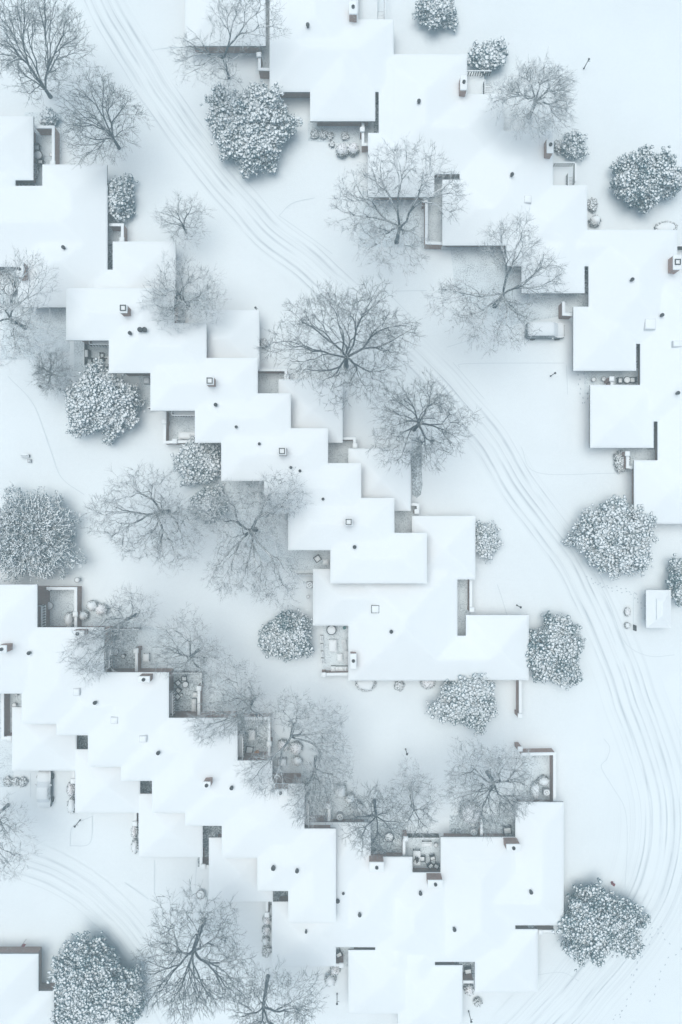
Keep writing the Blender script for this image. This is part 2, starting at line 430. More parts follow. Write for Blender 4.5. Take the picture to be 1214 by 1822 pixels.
class RoofGroup:
    def __init__(s, rects, eave, pitch, over=.55, snow=.13):
        s.rects = [(wrect(r, eave), o) for r, o in rects]; s.eave, s.pitch, s.over, s.snow = eave, pitch, over, snow
    def h(s, x, y):
        best = np.full(np.shape(x), -1.0)
        for (x0, y0, x1, y1), _ in s.rects:
            d = np.minimum(np.minimum(x - x0, x1 - x), np.minimum(y - y0, y1 - y))
            best = np.where((d > -1e-6), np.maximum(best, np.maximum(d, 0) * s.pitch), best)
        return best
    def z(s, x, y): return s.eave + s.snow + float(max(0, s.h(np.array(x), np.array(y))))
    def grid(s, rects, step=None):
        def ax(i, j):
            v = sorted({round(k, 4) for (r, _) in rects for k in (r[i], r[j])})
            out = [v[0]]
            for k in v[1:]:
                if k - out[-1] < .02: continue
                n = 1 if step is None else max(1, int(math.ceil((k - out[-1]) / step)))
                out += list(np.linspace(out[-1], k, n + 1)[1:])
            return np.array(out)
        xs, ys = ax(0, 2), ax(1, 3)
        cx, cy = np.meshgrid((xs[1:] + xs[:-1]) / 2, (ys[1:] + ys[:-1]) / 2)
        own = np.full(cx.shape, -1); best = np.full(cx.shape, -1.0)
        for k, ((x0, y0, x1, y1), o) in enumerate(rects):
            d = np.minimum(np.minimum(cx - x0, x1 - cx), np.minimum(cy - y0, y1 - cy))
            w = (d > 0) & (d > best); own[w] = o; best[w] = d[w]
        return xs, ys, own
    def roofs(s, step=.2):
        xs, ys, own = s.grid(s.rects, step)
        X, Y = np.meshgrid(xs, ys); Hh = np.maximum(s.h(X, Y), 0)
        ins = own >= 0
        full = np.zeros(X.shape, int)
        for a in (0, 1):
            for c in (0, 1): full[a:a + ins.shape[0], c:c + ins.shape[1]] += ins
        inner = full == 4; edge = (full > 0) & ~inner
        G = Hh.copy()
        for _ in range(3):
            A = G.copy()
            A[1:-1, 1:-1] = (G[1:-1, 1:-1] * 2 + G[:-2, 1:-1] + G[2:, 1:-1] + G[1:-1, :-2] + G[1:-1, 2:]) / 6
            G = np.where(inner, A, Hh)
        Z = s.eave + s.snow + G + .018 * noise2(X, Y, 5)
        Z = np.where(edge, Z - .07, Z)
        I = np.arange(X.size).reshape(X.shape); out = {}
        V = np.stack([X, Y, Z], -1).reshape(-1, 3)
        for o in sorted(set(own[ins])):
            m = MB(); w = own == o
            j, i = np.nonzero(w)
            Q = np.stack([I[j, i], I[j, i + 1], I[j + 1, i + 1], I[j + 1, i]], 1)
            used = np.unique(Q); mp = np.full(len(V), -1); mp[used] = np.arange(len(used))
            m.add(V[used], mp[Q], 0)
            E = []
            pad = np.pad(ins, 1)
            for dj, di, a, c in ((-1, 0, (0, 0), (0, 1)), (1, 0, (1, 1), (1, 0)), (0, -1, (1, 0), (0, 0)), (0, 1, (0, 1), (1, 1))):
                q = w & ~pad[1 + dj:pad.shape[0] - 1 + dj, 1 + di:pad.shape[1] - 1 + di]
                jj, ii = np.nonzero(q)
                E.append(np.stack([I[jj + a[0], ii + a[1]], I[jj + c[0], ii + c[1]]], 1))
            E = np.concatenate(E)
            if len(E):
                p, q = V[E[:, 0]], V[E[:, 1]]
                for zt, zb, mat in ((None, s.eave, 0), (s.eave, s.eave - .2, 1)):
                    A, B = p.copy(), q.copy(); C, D = q.copy(), p.copy()
                    if zt is not None: A[:, 2] = zt; B[:, 2] = zt
                    C[:, 2] = zb; D[:, 2] = zb
                    n = len(A); k = np.arange(n)
                    m.add(np.concatenate([A, B, C, D]), np.stack([k, n + k, 2 * n + k, 3 * n + k][::-1], 1), mat)
            out[o] = m
        return out
    def walls(s):
        o_ = s.over
        rr = [((x0 + o_, y0 + o_, x1 - o_, y1 - o_), o) for (x0, y0, x1, y1), o in s.rects if x1 - x0 > 2 * o_ + .3 and y1 - y0 > 2 * o_ + .3]
        xs, ys, own = s.grid(rr); ins = own >= 0; pad = np.pad(ins, 1); out = {}
        for o in sorted(set(own[ins])):
            m = MB(); w = own == o
            for dj, di, a, c in ((-1, 0, (0, 0), (0, 1)), (1, 0, (1, 1), (1, 0)), (0, -1, (1, 0), (0, 0)), (0, 1, (0, 1), (1, 1))):
                q = w & ~pad[1 + dj:pad.shape[0] - 1 + dj, 1 + di:pad.shape[1] - 1 + di]
                for j, i in zip(*np.nonzero(q)):
                    x0, y0 = xs[i + a[1]], ys[j + a[0]]; x1, y1 = xs[i + c[1]], ys[j + c[0]]
                    m.add([(x0, y0, -.1), (x1, y1, -.1), (x1, y1, s.eave - .05), (x0, y0, s.eave - .05)], [(0, 1, 2, 3)])
            if not m.V: continue
            quads = [np.array(v) for v in m.V]; par = list(range(len(quads))); seen = {}
            def find(i):
                while par[i] != i: i = par[i]
                return i
            for i, v in enumerate(quads):
                for q in (v[0], v[1]):
                    k = (round(q[0], 2), round(q[1], 2))
                    if k in seen: par[find(i)] = find(seen[k])
                    else: seen[k] = i
            comp = {}
            for i, v in enumerate(quads): comp.setdefault(find(i), MB()).add(v, [(0, 1, 2, 3)])
            out[o] = list(comp.values())
        return out

HOUSES = []      # (key, label, category)
hid = {}
def house(key, label, name='townhouse'):
    hid[key] = len(HOUSES); HOUSES.append([key, label, name])
# upper right row
house('N1', 'house cropped by the top edge beside the leaning snowy tree, plain roof corner only')
house('N2', 'house at the top with brick showing under its eave and a deck beside its chimney')
house('N3', 'house with its garage roof half under the two-part bare tree')
house('N4', 'house with a slim chimney by a round-clipped evergreen and a walled courtyard under bare branches')
house('N5', 'house behind the snow-covered van, its garage roof ending right of the van')
house('N6', 'house whose garage roof lies just below the slim court of pots and round table')
house('N7', 'house whose garage roof lies just above the large evergreen by the road bend')
# left
house('W1', 'wide low house at the left edge with two brick-walled courts and a roadside garage')
# middle
house('M1', 'topmost house of the diagonal middle row, its patio holding a dining table')
house('M2', 'second house of the diagonal middle row, with a corner patio holding one long snowy bench')
house('M3', 'third house from the top of the diagonal middle row, chimney over its upper half')
house('M4', 'lowest tall house of the diagonal middle row, overhanging the large low hipped house')
house('E1', 'large low hipped house with a boxy dark-edged skylight and a patio of covered furniture')
# lower left
house('S0', 'topmost house of the lower left stepped row, by the spiky pine, with a white-railed balcony')
house('S1', 'house of the lower left row whose garage stands behind the parked snow-covered car')
house('S2', 'lower left row house with a railed patio of many chairs round a round table')
house('S3', 'lower left row house with a brick chimney in the middle of its roof')
house('S4', 'lower left row house with its chimney at the top corner of its roof')
house('S5', 'lowest tall house of the lower left stepped row, two dark pipes on its roof')
# bottom
house('P1', 'low house with a wide brick chimney below the small bare tree with a straight trunk')
house('P2', 'low house with a wide chimney just below the patio of snowy chairs')
house('P3', 'low house whose garage roof is cut by the bottom edge beside a narrow court')
house('P4', 'low house ending the bottom row by the road curve, beside the walled yard')
house('B1', 'house corner at the bottom left with a red flag beside it')

NE = RoofGroup([(r, hid[k]) for k, r in [
    ('N1', (330, -90, 473, 82)), ('N1', (330, -300, 520, -30)),
    ('N2', (480, -160, 638, 125)), ('N2', (480, 35, 701, 164)), ('N2', (552, 35, 668, 216)),
    ('N3', (674, 97, 831, 310)), ('N3', (700, 168, 896, 310)), ('N3', (655, 237, 773, 351)),
    ('N4', (818, 233, 984, 437)), ('N4', (787, 320, 930, 437)), ('N4', (900, 330, 1045, 474)), ('N4', (928, 400, 1040, 522)),
    ('N5', (1047, 409, 1205, 612)), ('N5', (1000, 409, 1205, 474)), ('N5', (1020, 546, 1132, 660)),
    ('N6', (1139, 485, 1340, 750)), ('N6', (1050, 685, 1163, 797)),
    ('N7', (1170, 600, 1360, 920)), ('N7', (1128, 819, 1240, 932))]], 2.5, .30, .8)
WG = RoofGroup([(r, hid['W1']) for r in [(-130, 207, 60, 321), (-130, 300, 28, 345), (-130, 331, 192, 475), (76, 293, 191, 475), (33, 400, 192, 547), (150, 480, 313, 547), (201, 430, 313, 547)]], 2.5, .30, .8)
MG = RoofGroup([(r, hid[k]) for k, r in [
    ('M1', (118, 513, 310, 606)), ('M1', (194, 513, 310, 664)), ('M1', (194, 575, 368, 664)),
    ('M2', (268, 637, 459, 731)), ('M2', (347, 700, 518, 788)),
    ('M3', (394, 762, 584, 856)), ('M3', (470, 824, 643, 914)),
    ('M4', (513, 886, 702, 979)), ('M4', (588, 948, 760, 1038))]], 5.2, .26, .7)
ME = RoofGroup([(r, hid[k]) for k, r in [
    ('M1', (330, 552, 462, 660)), ('M2', (496, 675, 610, 788)), ('M3', (620, 798, 731, 909)), ('M4', (733, 918, 846, 1031)),
    ('E1', (557, 1012, 720, 1113)), ('E1', (620, 1000, 814, 1211)), ('E1', (620, 1131, 941, 1210)), ('E1', (829, 1094, 941, 1210))]], 2.55, .34, .75)
SG = RoofGroup([(r, hid[k]) for k, r in [
    ('S0', (-120, 1040, 67, 1234)), ('S1', (39, 1116, 186, 1288)), ('S2', (101, 1196, 301, 1308)), ('S2', (157, 1196, 301, 1364)),
    ('S3', (216, 1277, 423, 1389)), ('S3', (271, 1277, 423, 1446)), ('S4', (330, 1353, 485, 1469)), ('S4', (395, 1394, 542, 1526)),
    ('S5', (458, 1474, 598, 1585)), ('S5', (513, 1474, 598, 1642))]], 5.2, .24, .7)
SL = RoofGroup([(r, hid[k]) for k, r in [
    ('S1', (22, 1258, 137, 1371)), ('S2', (134, 1333, 250, 1446)), ('S3', (247, 1412, 361, 1525)), ('S4', (372, 1490, 486, 1604)), ('S5', (484, 1604, 598, 1719)), ('S5', (540, 1600, 650, 1685)),
    ('P1', (540, 1463, 660, 1685)), ('P1', (580, 1524, 734, 1685)), ('P2', (668, 1552, 800, 1711)), ('P2', (620, 1690, 735, 1803)), ('P2', (668, 1660, 740, 1740)),
    ('P3', (784, 1489, 917, 1711)), ('P3', (708, 1717, 823, 1835)), ('P3', (708, 1680, 774, 1760)),
    ('P4', (917, 1427, 1003, 1646)), ('P4', (784, 1552, 1003, 1646)), ('P4', (845, 1600, 909, 1700)), ('P4', (845, 1653, 957, 1765))]], 2.55, .30, .75)
BG = RoofGroup([(r, hid['B1']) for r in [(-130, 1697, 69, 1900), (-130, 1763, 97, 1960)]], 2.5, .30, .7)

ROOT = {}
def hroot(i):
    if i in ROOT: return ROOT[i]
    raise KeyError(i)
allr = {}
for g in (NE, WG, MG, ME, SG, SL, BG):
    for r, o in g.rects: allr.setdefault(o, []).append(r)
row = {'N': 'houses of the upper right row', 'M': 'houses of the diagonal middle row', 'S': 'houses of the lower left stepped row', 'P': 'houses of the bottom row'}
for i, (k, lab, nm) in enumerate(HOUSES):
    rs = np.array(allr[i]); c = ((rs[:, 0].min() + rs[:, 2].max()) / 2, (rs[:, 1].min() + rs[:, 3].max()) / 2, 0)
    ROOT[i] = thing(nm, lab, 'house', c, row.get(k[0]))
for g, rn, wn in ((NE, 'roof', 'wall'), (WG, 'roof', 'wall'), (BG, 'roof', 'wall'), (MG, 'roof', 'wall'), (SG, 'roof', 'wall'), (ME, 'garage_roof', 'garage_wall'), (SL, 'garage_roof', 'garage_wall')):
    for o, m in g.roofs().items():
        low = HOUSES[o][0][0] in 'PE'
        m.build('roof' if low else rn, [M_ROOF, M_FASCIA], ROOT[o], smooth=True)
    for o, m in g.walls().items():
        low = HOUSES[o][0][0] in 'PE'
        for mm in m: mm.build('wall' if low else wn, M_BRICK, ROOT[o])

def chimney(key, g, x0, y0, x1, y1, rise=1.5, flue='round', fpos=.5):
    z = g.eave + rise + .6
    for _ in range(3):
        c = P((x0 + x1) / 2, (y0 + y1) / 2, z); z = g.z(c[0], c[1]) + rise
    a, e = P(x0, y1, z), P(x1, y0, z)
    m = MB(); m.box(a[0], a[1], g.eave, e[0], e[1], z - .14, bevel=0)
    ch = m.build('chimney', M_BRICK, ROOT[hid[key]])
    m = MB(); m.box(a[0] - .05, a[1] - .05, z - .14, e[0] + .05, e[1] + .05, z + .02, bevel=.08)
    m.build('snow_cap', M_CAP, ch, smooth=True)
    cx = a[0] + (e[0] - a[0]) * .5; cy = e[1] - (e[1] - a[1]) * fpos
    m = MB()
    if flue == 'round': m.lathe((cx, cy), [(.2, z), (.2, z + .22), (.14, z + .22), (.14, z + .06), (.001, z + .06)], 12)
    elif flue == 'square':
        for dx0, dy0, dx1, dy1 in ((-.34, -.34, .34, -.26), (-.34, .26, .34, .34), (-.34, -.26, -.26, .26), (.26, -.26, .34, .26)):
            m.box(cx + dx0, cy + dy0, z - .02, cx + dx1, cy + dy1, z + .2)
        m.box(cx - .26, cy - .26, z, cx + .26, cy + .26, z + .06, 1)
    m.build('flue', [M_METAL, M_CAP], ch)
for a in [('N2', NE, 622, 2, 635, 24), ('N3', NE, 820, 134, 831, 159), ('N4', NE, 974, 245, 985, 271), ('N5', NE, 1199, 454, 1212, 479, 1.6, 'square'),
          ('M1', MG, 213, 543, 226, 556, 1.5, 'square', .4), ('M2', MG, 367, 671, 380, 684, 1.4, 'square'), ('M3', MG, 495, 796, 509, 809, 1.4, 'square'), ('M4', MG, 614, 922, 627, 935, 1.4, 'square'),
          ('E1', ME, 624, 1164, 634, 1190, 1.5, 'round', .45), ('S0', SG, -4, 1149, 11, 1161), ('S1', SG, 128, 1123, 149, 1132), ('S2', SG, 246, 1204, 266, 1214), ('S3', SG, 362, 1392, 374, 1402), ('S4', SG, 488, 1405, 511, 1416),
          ('P1', SL, 658, 1535, 683, 1551, 1.6), ('P2', SL, 762, 1567, 788, 1579, 1.6), ('P4', SL, 902, 1503, 926, 1514, 1.7), ('W1', WG, 29, 466, 41, 492)]:
    chimney(*a)

def vent(key, g, px, py, r=.15, h=.5):
    z = g.eave + 1.5
    for _ in range(3):
        c = P(px, py, z); z = g.z(c[0], c[1])
    m = MB(); m.lathe(c[:2], [(r, z - .3), (r, z + h * .6), (r * 1.5, z + h * .62), (r * 1.5, z + h), (r * .5, z + h + .06), (.001, z + h + .06)], 10)
    m.build('roof_vent', M_METAL, ROOT[hid[key]])
for a in [('N2', NE, 548, 48), ('N3', NE, 745, 183), ('N4', NE, 910, 313), ('N5', NE, 1123, 499), ('N6', NE, 1176, 562), ('N6', NE, 1204, 700), ('W1', WG, 115, 442), ('M1', MG, 233, 594), ('M1', MG, 251, 588, .2), ('M1', MG, 259, 588, .2),
          ('M2', MG, 385, 721), ('M2', MG, 421, 760, .12, .3), ('M2', MG, 462, 790, .12, .3), ('M3', MG, 518, 832, .12, .3), ('M3', MG, 534, 838, .12, .2), ('M3', MG, 575, 888, .12, .2), ('M4', MG, 631, 973), ('E1', ME, 696, 1123),
          ('S0', SG, 54, 1161), ('S1', SG, 171, 1249), ('S2', SG, 283, 1338), ('S4', SG, 413, 1400), ('S5', SG, 487, 1542, .18), ('S5', SG, 529, 1547), ('S5', SL, 545, 1655, .1), ('P1', SL, 640, 1625), ('P1', SL, 601, 1602, .18, .25), ('P1', SL, 611, 1589, .12, .15),
          ('P3', SL, 748, 1587), ('P4', SL, 808, 1651), ('P4', SL, 944, 1585)]:
    vent(*a)
def skylight(key, g, x0, y0, x1, y1, dark=False):
    z = g.eave + 1.2; px, py = (x0 + x1) / 2, (y0 + y1) / 2
    for _ in range(3):
        c = P(px, py, z); z = g.z(c[0], c[1])
    z += .22; a, e = P(x0, y1, z), P(x1, y0, z)
    m = MB(); m.box(a[0], a[1], z - .6, e[0], e[1], z - .03)
    f = m.build('skylight', M_METAL if dark else M_TRIM, ROOT[hid[key]])
    m = MB(); m.box(a[0] + .06, a[1] + .06, z - .03, e[0] - .06, e[1] - .06, z + .08, bevel=.06); m.build('snow_cap', M_CAP, f, smooth=True)
for a in [('N4', NE, 933, 348, 946, 361), ('N6', NE, 1148, 567, 1167, 586), ('N6', NE, 1198, 606, 1216, 617), ('E1', ME, 661, 1077, 675, 1091, True), ('S2', SG, 197, 1276, 210, 1288), ('S3', SG, 248, 1309, 261, 1321), ('S1', SG, 130, 1225, 142, 1238)]:
    skylight(*a)

def balcony(key, x0, y0, x1, y1, open_sides, z=2.7):
    """open_sides: letters among t b l r that carry a slatted railing"""
    a, e = P(x0, y1, z), P(x1, y0, z)
    m = MB(); m.box(a[0], a[1], z - .2, e[0], e[1], z, bevel=0)
    f = m.build('balcony', M_CAP, ROOT[hid[key]])
    m = MB(); w = .05
    def rail(p, q):
        p = np.array(p); q = np.array(q); L = np.linalg.norm(q - p); n = max(2, int(L / .32))
        lo = np.minimum(p, q) - w; hi = np.maximum(p, q) + w
        m.box(lo[0], lo[1], z + .92, hi[0], hi[1], z + 1.0, 1)
        for k in range(n + 1):
            c = p + (q - p) * k / n
            m.box(c[0] - .04, c[1] - .04, z + .02, c[0] + .04, c[1] + .04, z + .92, 0)
    if 't' in open_sides: rail((a[0], e[1]), (e[0], e[1]))
    if 'b' in open_sides: rail((a[0], a[1]), (e[0], a[1]))
    if 'l' in open_sides: rail((a[0], a[1]), (a[0], e[1]))
    if 'r' in open_sides: rail((e[0], a[1]), (e[0], e[1]))
    m.build('railing', [M_METAL, M_CAP], f)
for a in [('S0', 58, 1076, 81, 1114, 'rtb'), ('S1', 178, 1148, 199, 1186, 'rtb'), ('S2', 293, 1230, 311, 1270, 'rtb'), ('S3', 415, 1306, 434, 1347, 'rtb'), ('S4', 533, 1424, 550, 1467, 'rtb'), ('M1', 164, 595, 200, 616, 'lb'), ('M2', 309, 722, 352, 741, 'lb')]:
    balcony(*a)

# ------------------------------------------------------------------ patios, gravel strips and beds
for n, r, m in [('patio', (44, 200, 110, 340), M_PATIO), ('patio', (185, 390, 228, 440), M_PATIO), ('gravel_strip', (188, 434, 208, 490), M_GRAVEL), ('gravel_strip', (16, 310, 62, 345), M_GRAVEL), ('patio', (455, 80, 500, 132), M_PATIO), ('gravel_strip', (665, 160, 684, 250), M_GRAVEL),
                ('patio', (640, 212, 665, 262), M_PATIO), ('patio', (752, 300, 830, 445), M_PATIO), ('patio', (1000, 520, 1050, 566), M_PATIO), ('gravel_strip', (1034, 470, 1052, 524), M_GRAVEL), ('gravel_strip', (1120, 605, 1145, 655), M_GRAVEL), ('gravel_strip', (1150, 740, 1172, 800), M_GRAVEL),
                ('patio', (1040, 655, 1145, 700), M_PATIO), ('patio', (1100, 795, 1180, 840), M_PATIO), ('patio', (450, 655, 512, 710), M_PATIO), ('patio', (575, 776, 634, 835), M_PATIO), ('patio', (690, 894, 745, 955), M_PATIO), ('patio', (800, 1025, 838, 1135), M_PATIO), ('gravel_strip', (775, 1118, 802, 1136), M_GRAVEL),
                ('patio', (132, 598, 215, 660), M_PATIO), ('patio', (296, 720, 362, 786), M_PATIO), ('patio', (80, 1048, 134, 1125), M_PATIO), ('patio', (174, 1118, 246, 1210), M_BED), ('patio', (288, 1196, 356, 1290), M_BED), ('patio', (418, 1276, 480, 1365), M_BED), ('patio', (535, 1390, 590, 1480), M_BED),
                ('patio', (575, 1112, 640, 1200), M_PATIO), ('patio', (525, 970, 610, 1015), M_PATIO), ('patio', (650, 1465, 722, 1540), M_BED), ('patio', (724, 1490, 800, 1565), M_PATIO), ('patio', (800, 1450, 930, 1500), M_BED), ('patio', (930, 1342, 985, 1440), M_PATIO), ('patio', (594, 1675, 640, 1720), M_PATIO), ('gravel_strip', (640, 1670, 680, 1705), M_GRAVEL),
                ('patio', (818, 1690, 850, 1760), M_BED), ('gravel_strip', (765, 1690, 817, 1720), M_GRAVEL), ('patio', (-20, 1225, 45, 1312), M_PATIO), ('gravel_strip', (130, 1290, 162, 1335), M_GRAVEL), ('gravel_strip', (242, 1370, 278, 1415), M_GRAVEL), ('gravel_strip', (476, 1560, 520, 1610), M_GRAVEL), ('gravel_strip', (352, 1460, 402, 1542), M_GRAVEL),
                ('gravel_strip', (900, 1625, 985, 1660), M_GRAVEL), ('patio', (306, 520, 372, 590), M_BED), ('planting_bed', (460, 850, 516, 920), M_BED), ('planting_bed', (-20, 470, 34, 545), M_BED)]:
    rpatch(n, *r, m, z=.02 if m is not M_GRAVEL else .026)
patch('planting_bed', [(734, 780), (748, 776), (752, 800), (750, 830), (752, 862), (749, 880), (742, 886), (734, 880), (733, 850), (731, 815)], M_STRIP, .02)
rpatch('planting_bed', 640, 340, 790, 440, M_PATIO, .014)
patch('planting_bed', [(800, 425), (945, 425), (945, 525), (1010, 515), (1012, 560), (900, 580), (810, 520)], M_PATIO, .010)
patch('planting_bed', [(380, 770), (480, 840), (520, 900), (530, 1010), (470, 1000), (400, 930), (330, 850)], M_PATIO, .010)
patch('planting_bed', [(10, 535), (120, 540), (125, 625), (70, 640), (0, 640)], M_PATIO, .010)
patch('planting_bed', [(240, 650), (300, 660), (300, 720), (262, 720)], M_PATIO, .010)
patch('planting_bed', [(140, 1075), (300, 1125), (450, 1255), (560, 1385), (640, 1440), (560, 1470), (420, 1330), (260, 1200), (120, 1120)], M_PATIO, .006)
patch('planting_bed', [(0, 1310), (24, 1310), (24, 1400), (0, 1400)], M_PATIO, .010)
patch('planting_bed', [(548, 215), (650, 215), (650, 258), (548, 250)], M_PATIO, .010)

# ------------------------------------------------------------------ garden walls and fences
def wall_prism(m, path, half, z0, z1, mat=0):
    path = np.asarray(path)[:, :2]; n = len(path); L = []
    for i in range(n):
        d0 = path[i] - path[i - 1] if i else path[1] - path[0]
        d1 = path[i + 1] - path[i] if i < n - 1 else d0
        d0 = d0 / np.linalg.norm(d0); d1 = d1 / np.linalg.norm(d1)
        n0 = np.array([-d0[1], d0[0]]); n1 = np.array([-d1[1], d1[0]]); t = n0 + n1
        t = t / max(.2, t @ n0); p = path[i].copy()
        L.append((p + t * half, p - t * half))
    V = []
    for a, c in L: V += [(a[0], a[1], z0), (c[0], c[1], z0), (c[0], c[1], z1), (a[0], a[1], z1)]
    Q = [(0, 1, 2, 3)]
    for i in range(n - 1):
        k = 4 * i
        for j in range(4): Q.append((k + j, k + 4 + j, k + 4 + (j + 1) % 4, k + (j + 1) % 4))
    k = 4 * (n - 1); Q.append((k + 3, k + 2, k + 1, k))
    m.add(V, Q, mat)
def garden_wall(label, pts, piers=(), h=1.7, half=.11, mat=None, name='garden_wall', cat='garden wall', cap=True):
    W = [P(x, y, h) for x, y in pts]; c = W[0].copy(); c[2] = 0
    o = thing(name, label, cat, c, 'walls and fences round the courts' if name == 'garden_wall' else 'fences round the patios')
    m = MB(); wall_prism(m, W, half, 0, h - .1); m.build('brick_panel' if mat is None else 'board_panel', mat or M_BRICK, o)
    if cap:
        m = MB(); wall_prism(m, W, half + .06, h - .1, h + .04); m.build('snow_cap', M_CAP, o)
    for x, y in piers:
        q = P(x, y, h + .25); m = MB(); m.box(q[0] - .24, q[1] - .24, 0, q[0] + .24, q[1] + .24, h + .15)
        p = m.build('pier', M_BRICK, o)
        m = MB(); m.box(q[0] - .31, q[1] - .31, h + .15, q[0] + .31, q[1] + .31, h + .33, bevel=.09); m.build('snow_cap', M_CAP, p, smooth=True)
    return o
for lab, pts, prs in [
    ('brick court wall with snowy coping beside the small bushy evergreen at the far left', [(63, 226), (95, 226), (95, 288)], [(94, 290)]),
    ('short brick court wall next to the tall oval evergreen by the left house', [(194, 400), (218, 400), (218, 424)], [(217, 426)]),
    ('brick court wall and capped post below the snowy leaning tree at the top', [(462, 98), (462, 123), (496, 124)], [(461, 97)]),
    ('narrow wall with square white cap beside two big snow-domed bushes', [(646, 219), (646, 257), (656, 257)], [(645, 230)]),
    ('long L-shaped brick court wall under the two-part bare tree', [(759, 358), (759, 432), (788, 433)], [(757, 356)]),
    ('small brick corner wall right above the snow-covered van', [(1003, 537), (1003, 559), (1020, 560)], []),
    ('short stub of brick wall with white cap between potted plants and a round table', [(1089, 676), (1089, 690)], [(1089, 674)]),
    ('snow-capped court wall behind the spiky bush at the right', [(1117, 807), (1117, 831), (1130, 832)], [(1117, 807)]),
    ('court wall beneath the left branches of the largest dark bare tree', [(458, 658), (509, 658), (509, 670)], [(510, 671)]),
    ('court wall between two garages, beside the bare tree with the dark bed below it', [(583, 780), (631, 780), (631, 792)], [(632, 793)]),
    ('short court wall at the foot of the dark planted strip', [(730, 897), (744, 898), (744, 908)], [(742, 910)]),
    ('slender wall ending in a post beside a light lamp above the big evergreen', [(838, 1028), (838, 1082)], [(840, 1085)]),
    ('free-standing straight brick wall running out from the long house eave between two evergreens', [(926, 1200), (926, 1272)], [(926, 1274)]),
    ('L-shaped brick yard wall with tall end pier beside the open field of snow', [(928, 1342), (987, 1341), (987, 1432)], [(926, 1333)]),
    ('red brick low wall behind a row of potted shrubs', [(575, 1200), (628, 1199)], [(576, 1201)]),
    ('corner patio wall with white coping and two posts round the long snowy bench', [(294, 731), (293, 787), (350, 785)], [(292, 750), (311, 785)]),
    ('white-coped yard wall around the open square patio near the spiky pine', [(83, 1047), (135, 1047), (135, 1118)], [(134, 1093)]),
    ('patio wall with pier beside the square covered table', [(243, 1158), (243, 1200)], [(242, 1158)]),
    ('patio wall with red-topped pier right of the round table and chairs', [(354, 1224), (354, 1282)], [(354, 1225)]),
    ('dark-edged wall around the patio holding the orange pot', [(430, 1278), (479, 1278), (479, 1357)], [(479, 1324)]),
    ('short wall beside the ring-topped cooling unit in the deep yard', [(586, 1438), (586, 1470)], [(584, 1435)]),
    ('tall brick court wall at the left edge, deep and narrow, above the three clipped shrubs', [(5, 1228), (5, 1313), (19, 1313)], [(17, 1314)]),
    ('short wall with white cap right of the parked car', [(131, 1366), (131, 1388)], [(130, 1390)]),
    ('thin wall above the two snowy hedges near the middle garage', [(241, 1440), (241, 1464)], [(240, 1466)]),
    ('short court wall just above the round stone planter', [(358, 1520), (358, 1541), (374, 1542)], [(362, 1542)]),
    ('thin wall leading to the column of small round shrubs', [(475, 1598), (475, 1625)], [(475, 1628)]),
    ('patio divider wall with brick pier left of the snowy chairs', [(719, 1494), (719, 1530)], [(722, 1493)]),
    ('divider wall beside the dome-shaped bush', [(857, 1458), (857, 1496)], []),
    ('low wall stub below the roof corner near the big road-side evergreen', [(955, 1657), (987, 1657)], [(962, 1659)]),
    ('little white-capped wall above the snow-domed bush pair by the bottom garages', [(594, 1717), (609, 1717)], [(608, 1718)]),
    ('little wall closing the narrow planted court at the bottom', [(824, 1747), (843, 1747)], []),
]: garden_wall(lab, pts, prs)
for lab, pts in [('dark board fence along the patio with the urn', [(149, 604), (149, 654)]),
                 ('dark board fence behind the round patio table', [(302, 1198), (358, 1198), (358, 1222)]),
                 ('dark board fence behind the patio with the barbecue', [(190, 1120), (247, 1120)]),
                 ('dark picket fence along the top of the chair patio', [(724, 1492), (783, 1492)]),
                 ('thin fence between the evergreen and the low hipped house', [(524, 1023), (560, 1023)]),
                 ('low board edging under the snowy boughs in the deep yard', [(545, 1388), (545, 1430)]),
                 ('short fence at the corner of the house by the right edge', [(1203, 437), (1240, 437)]),
                 ('thin board fence end beside the walkway under the big evergreen', [(262, 725), (272, 725)])]:
    garden_wall(lab, pts, (), 1.3, .05, M_WOODS, 'board_fence', 'fence', False)

# raised decks with slatted railings and steps
def deck(label, x0, y0, x1, y1, rails, st, h=1.0):
    a, e = P(x0, y1, h), P(x1, y0, h)
    o = thing('wooden_deck', label, 'deck', ((a[0] + e[0]) / 2, (a[1] + e[1]) / 2, 0), 'decks behind the upper right houses')
    m = MB(); m.box(a[0], a[1], 0, e[0], e[1], h, bevel=.03); m.build('floor', M_GROUND, o)
    m = MB(); z = h
    for (p, q) in rails:
        p, q = P(*p, z + 1), P(*q, z + 1); L = np.linalg.norm(q - p); n = max(2, int(L / .3))
        lo = np.minimum(p, q) - .05; hi = np.maximum(p, q) + .05
        m.box(lo[0], lo[1], z + .93, hi[0], hi[1], z + 1.03, 1)
        for k in range(n + 1):
            c = p + (q - p) * k / n; m.box(c[0] - .045, c[1] - .045, z + .01, c[0] + .045, c[1] + .045, z + .93, 0)
    m.build('railing', [M_METAL, M_CAP], o)
    m = MB(); sx0, sy0, sx1, sy1 = st
    n = 6; ya, yb = P(0, sy1, h)[1], P(0, sy0, h)[1]; xa, xb = P(sx0, 0, h)[0], P(sx1, 0, h)[0]
    for k in range(n):
        z1 = h + .12 - k * .16; y0_, y1_ = ya + (yb - ya) * k / n, ya + (yb - ya) * (k + .55) / n
        m.box(xa, y0_, z1 - .1, xb, y1_, z1, 1)
        m.box(xa, y1_, z1 - .2, xb, ya + (yb - ya) * (k + 1) / n - .003, z1 - .14, 0)
    m.build('stairs', [M_METAL, M_CAP], o)
deck('small raised deck at the top edge with dark open steps beside a round covered pot', 638, -40, 672, 42, [((685, -40), (685, 34))], (673, 12, 684, 36))
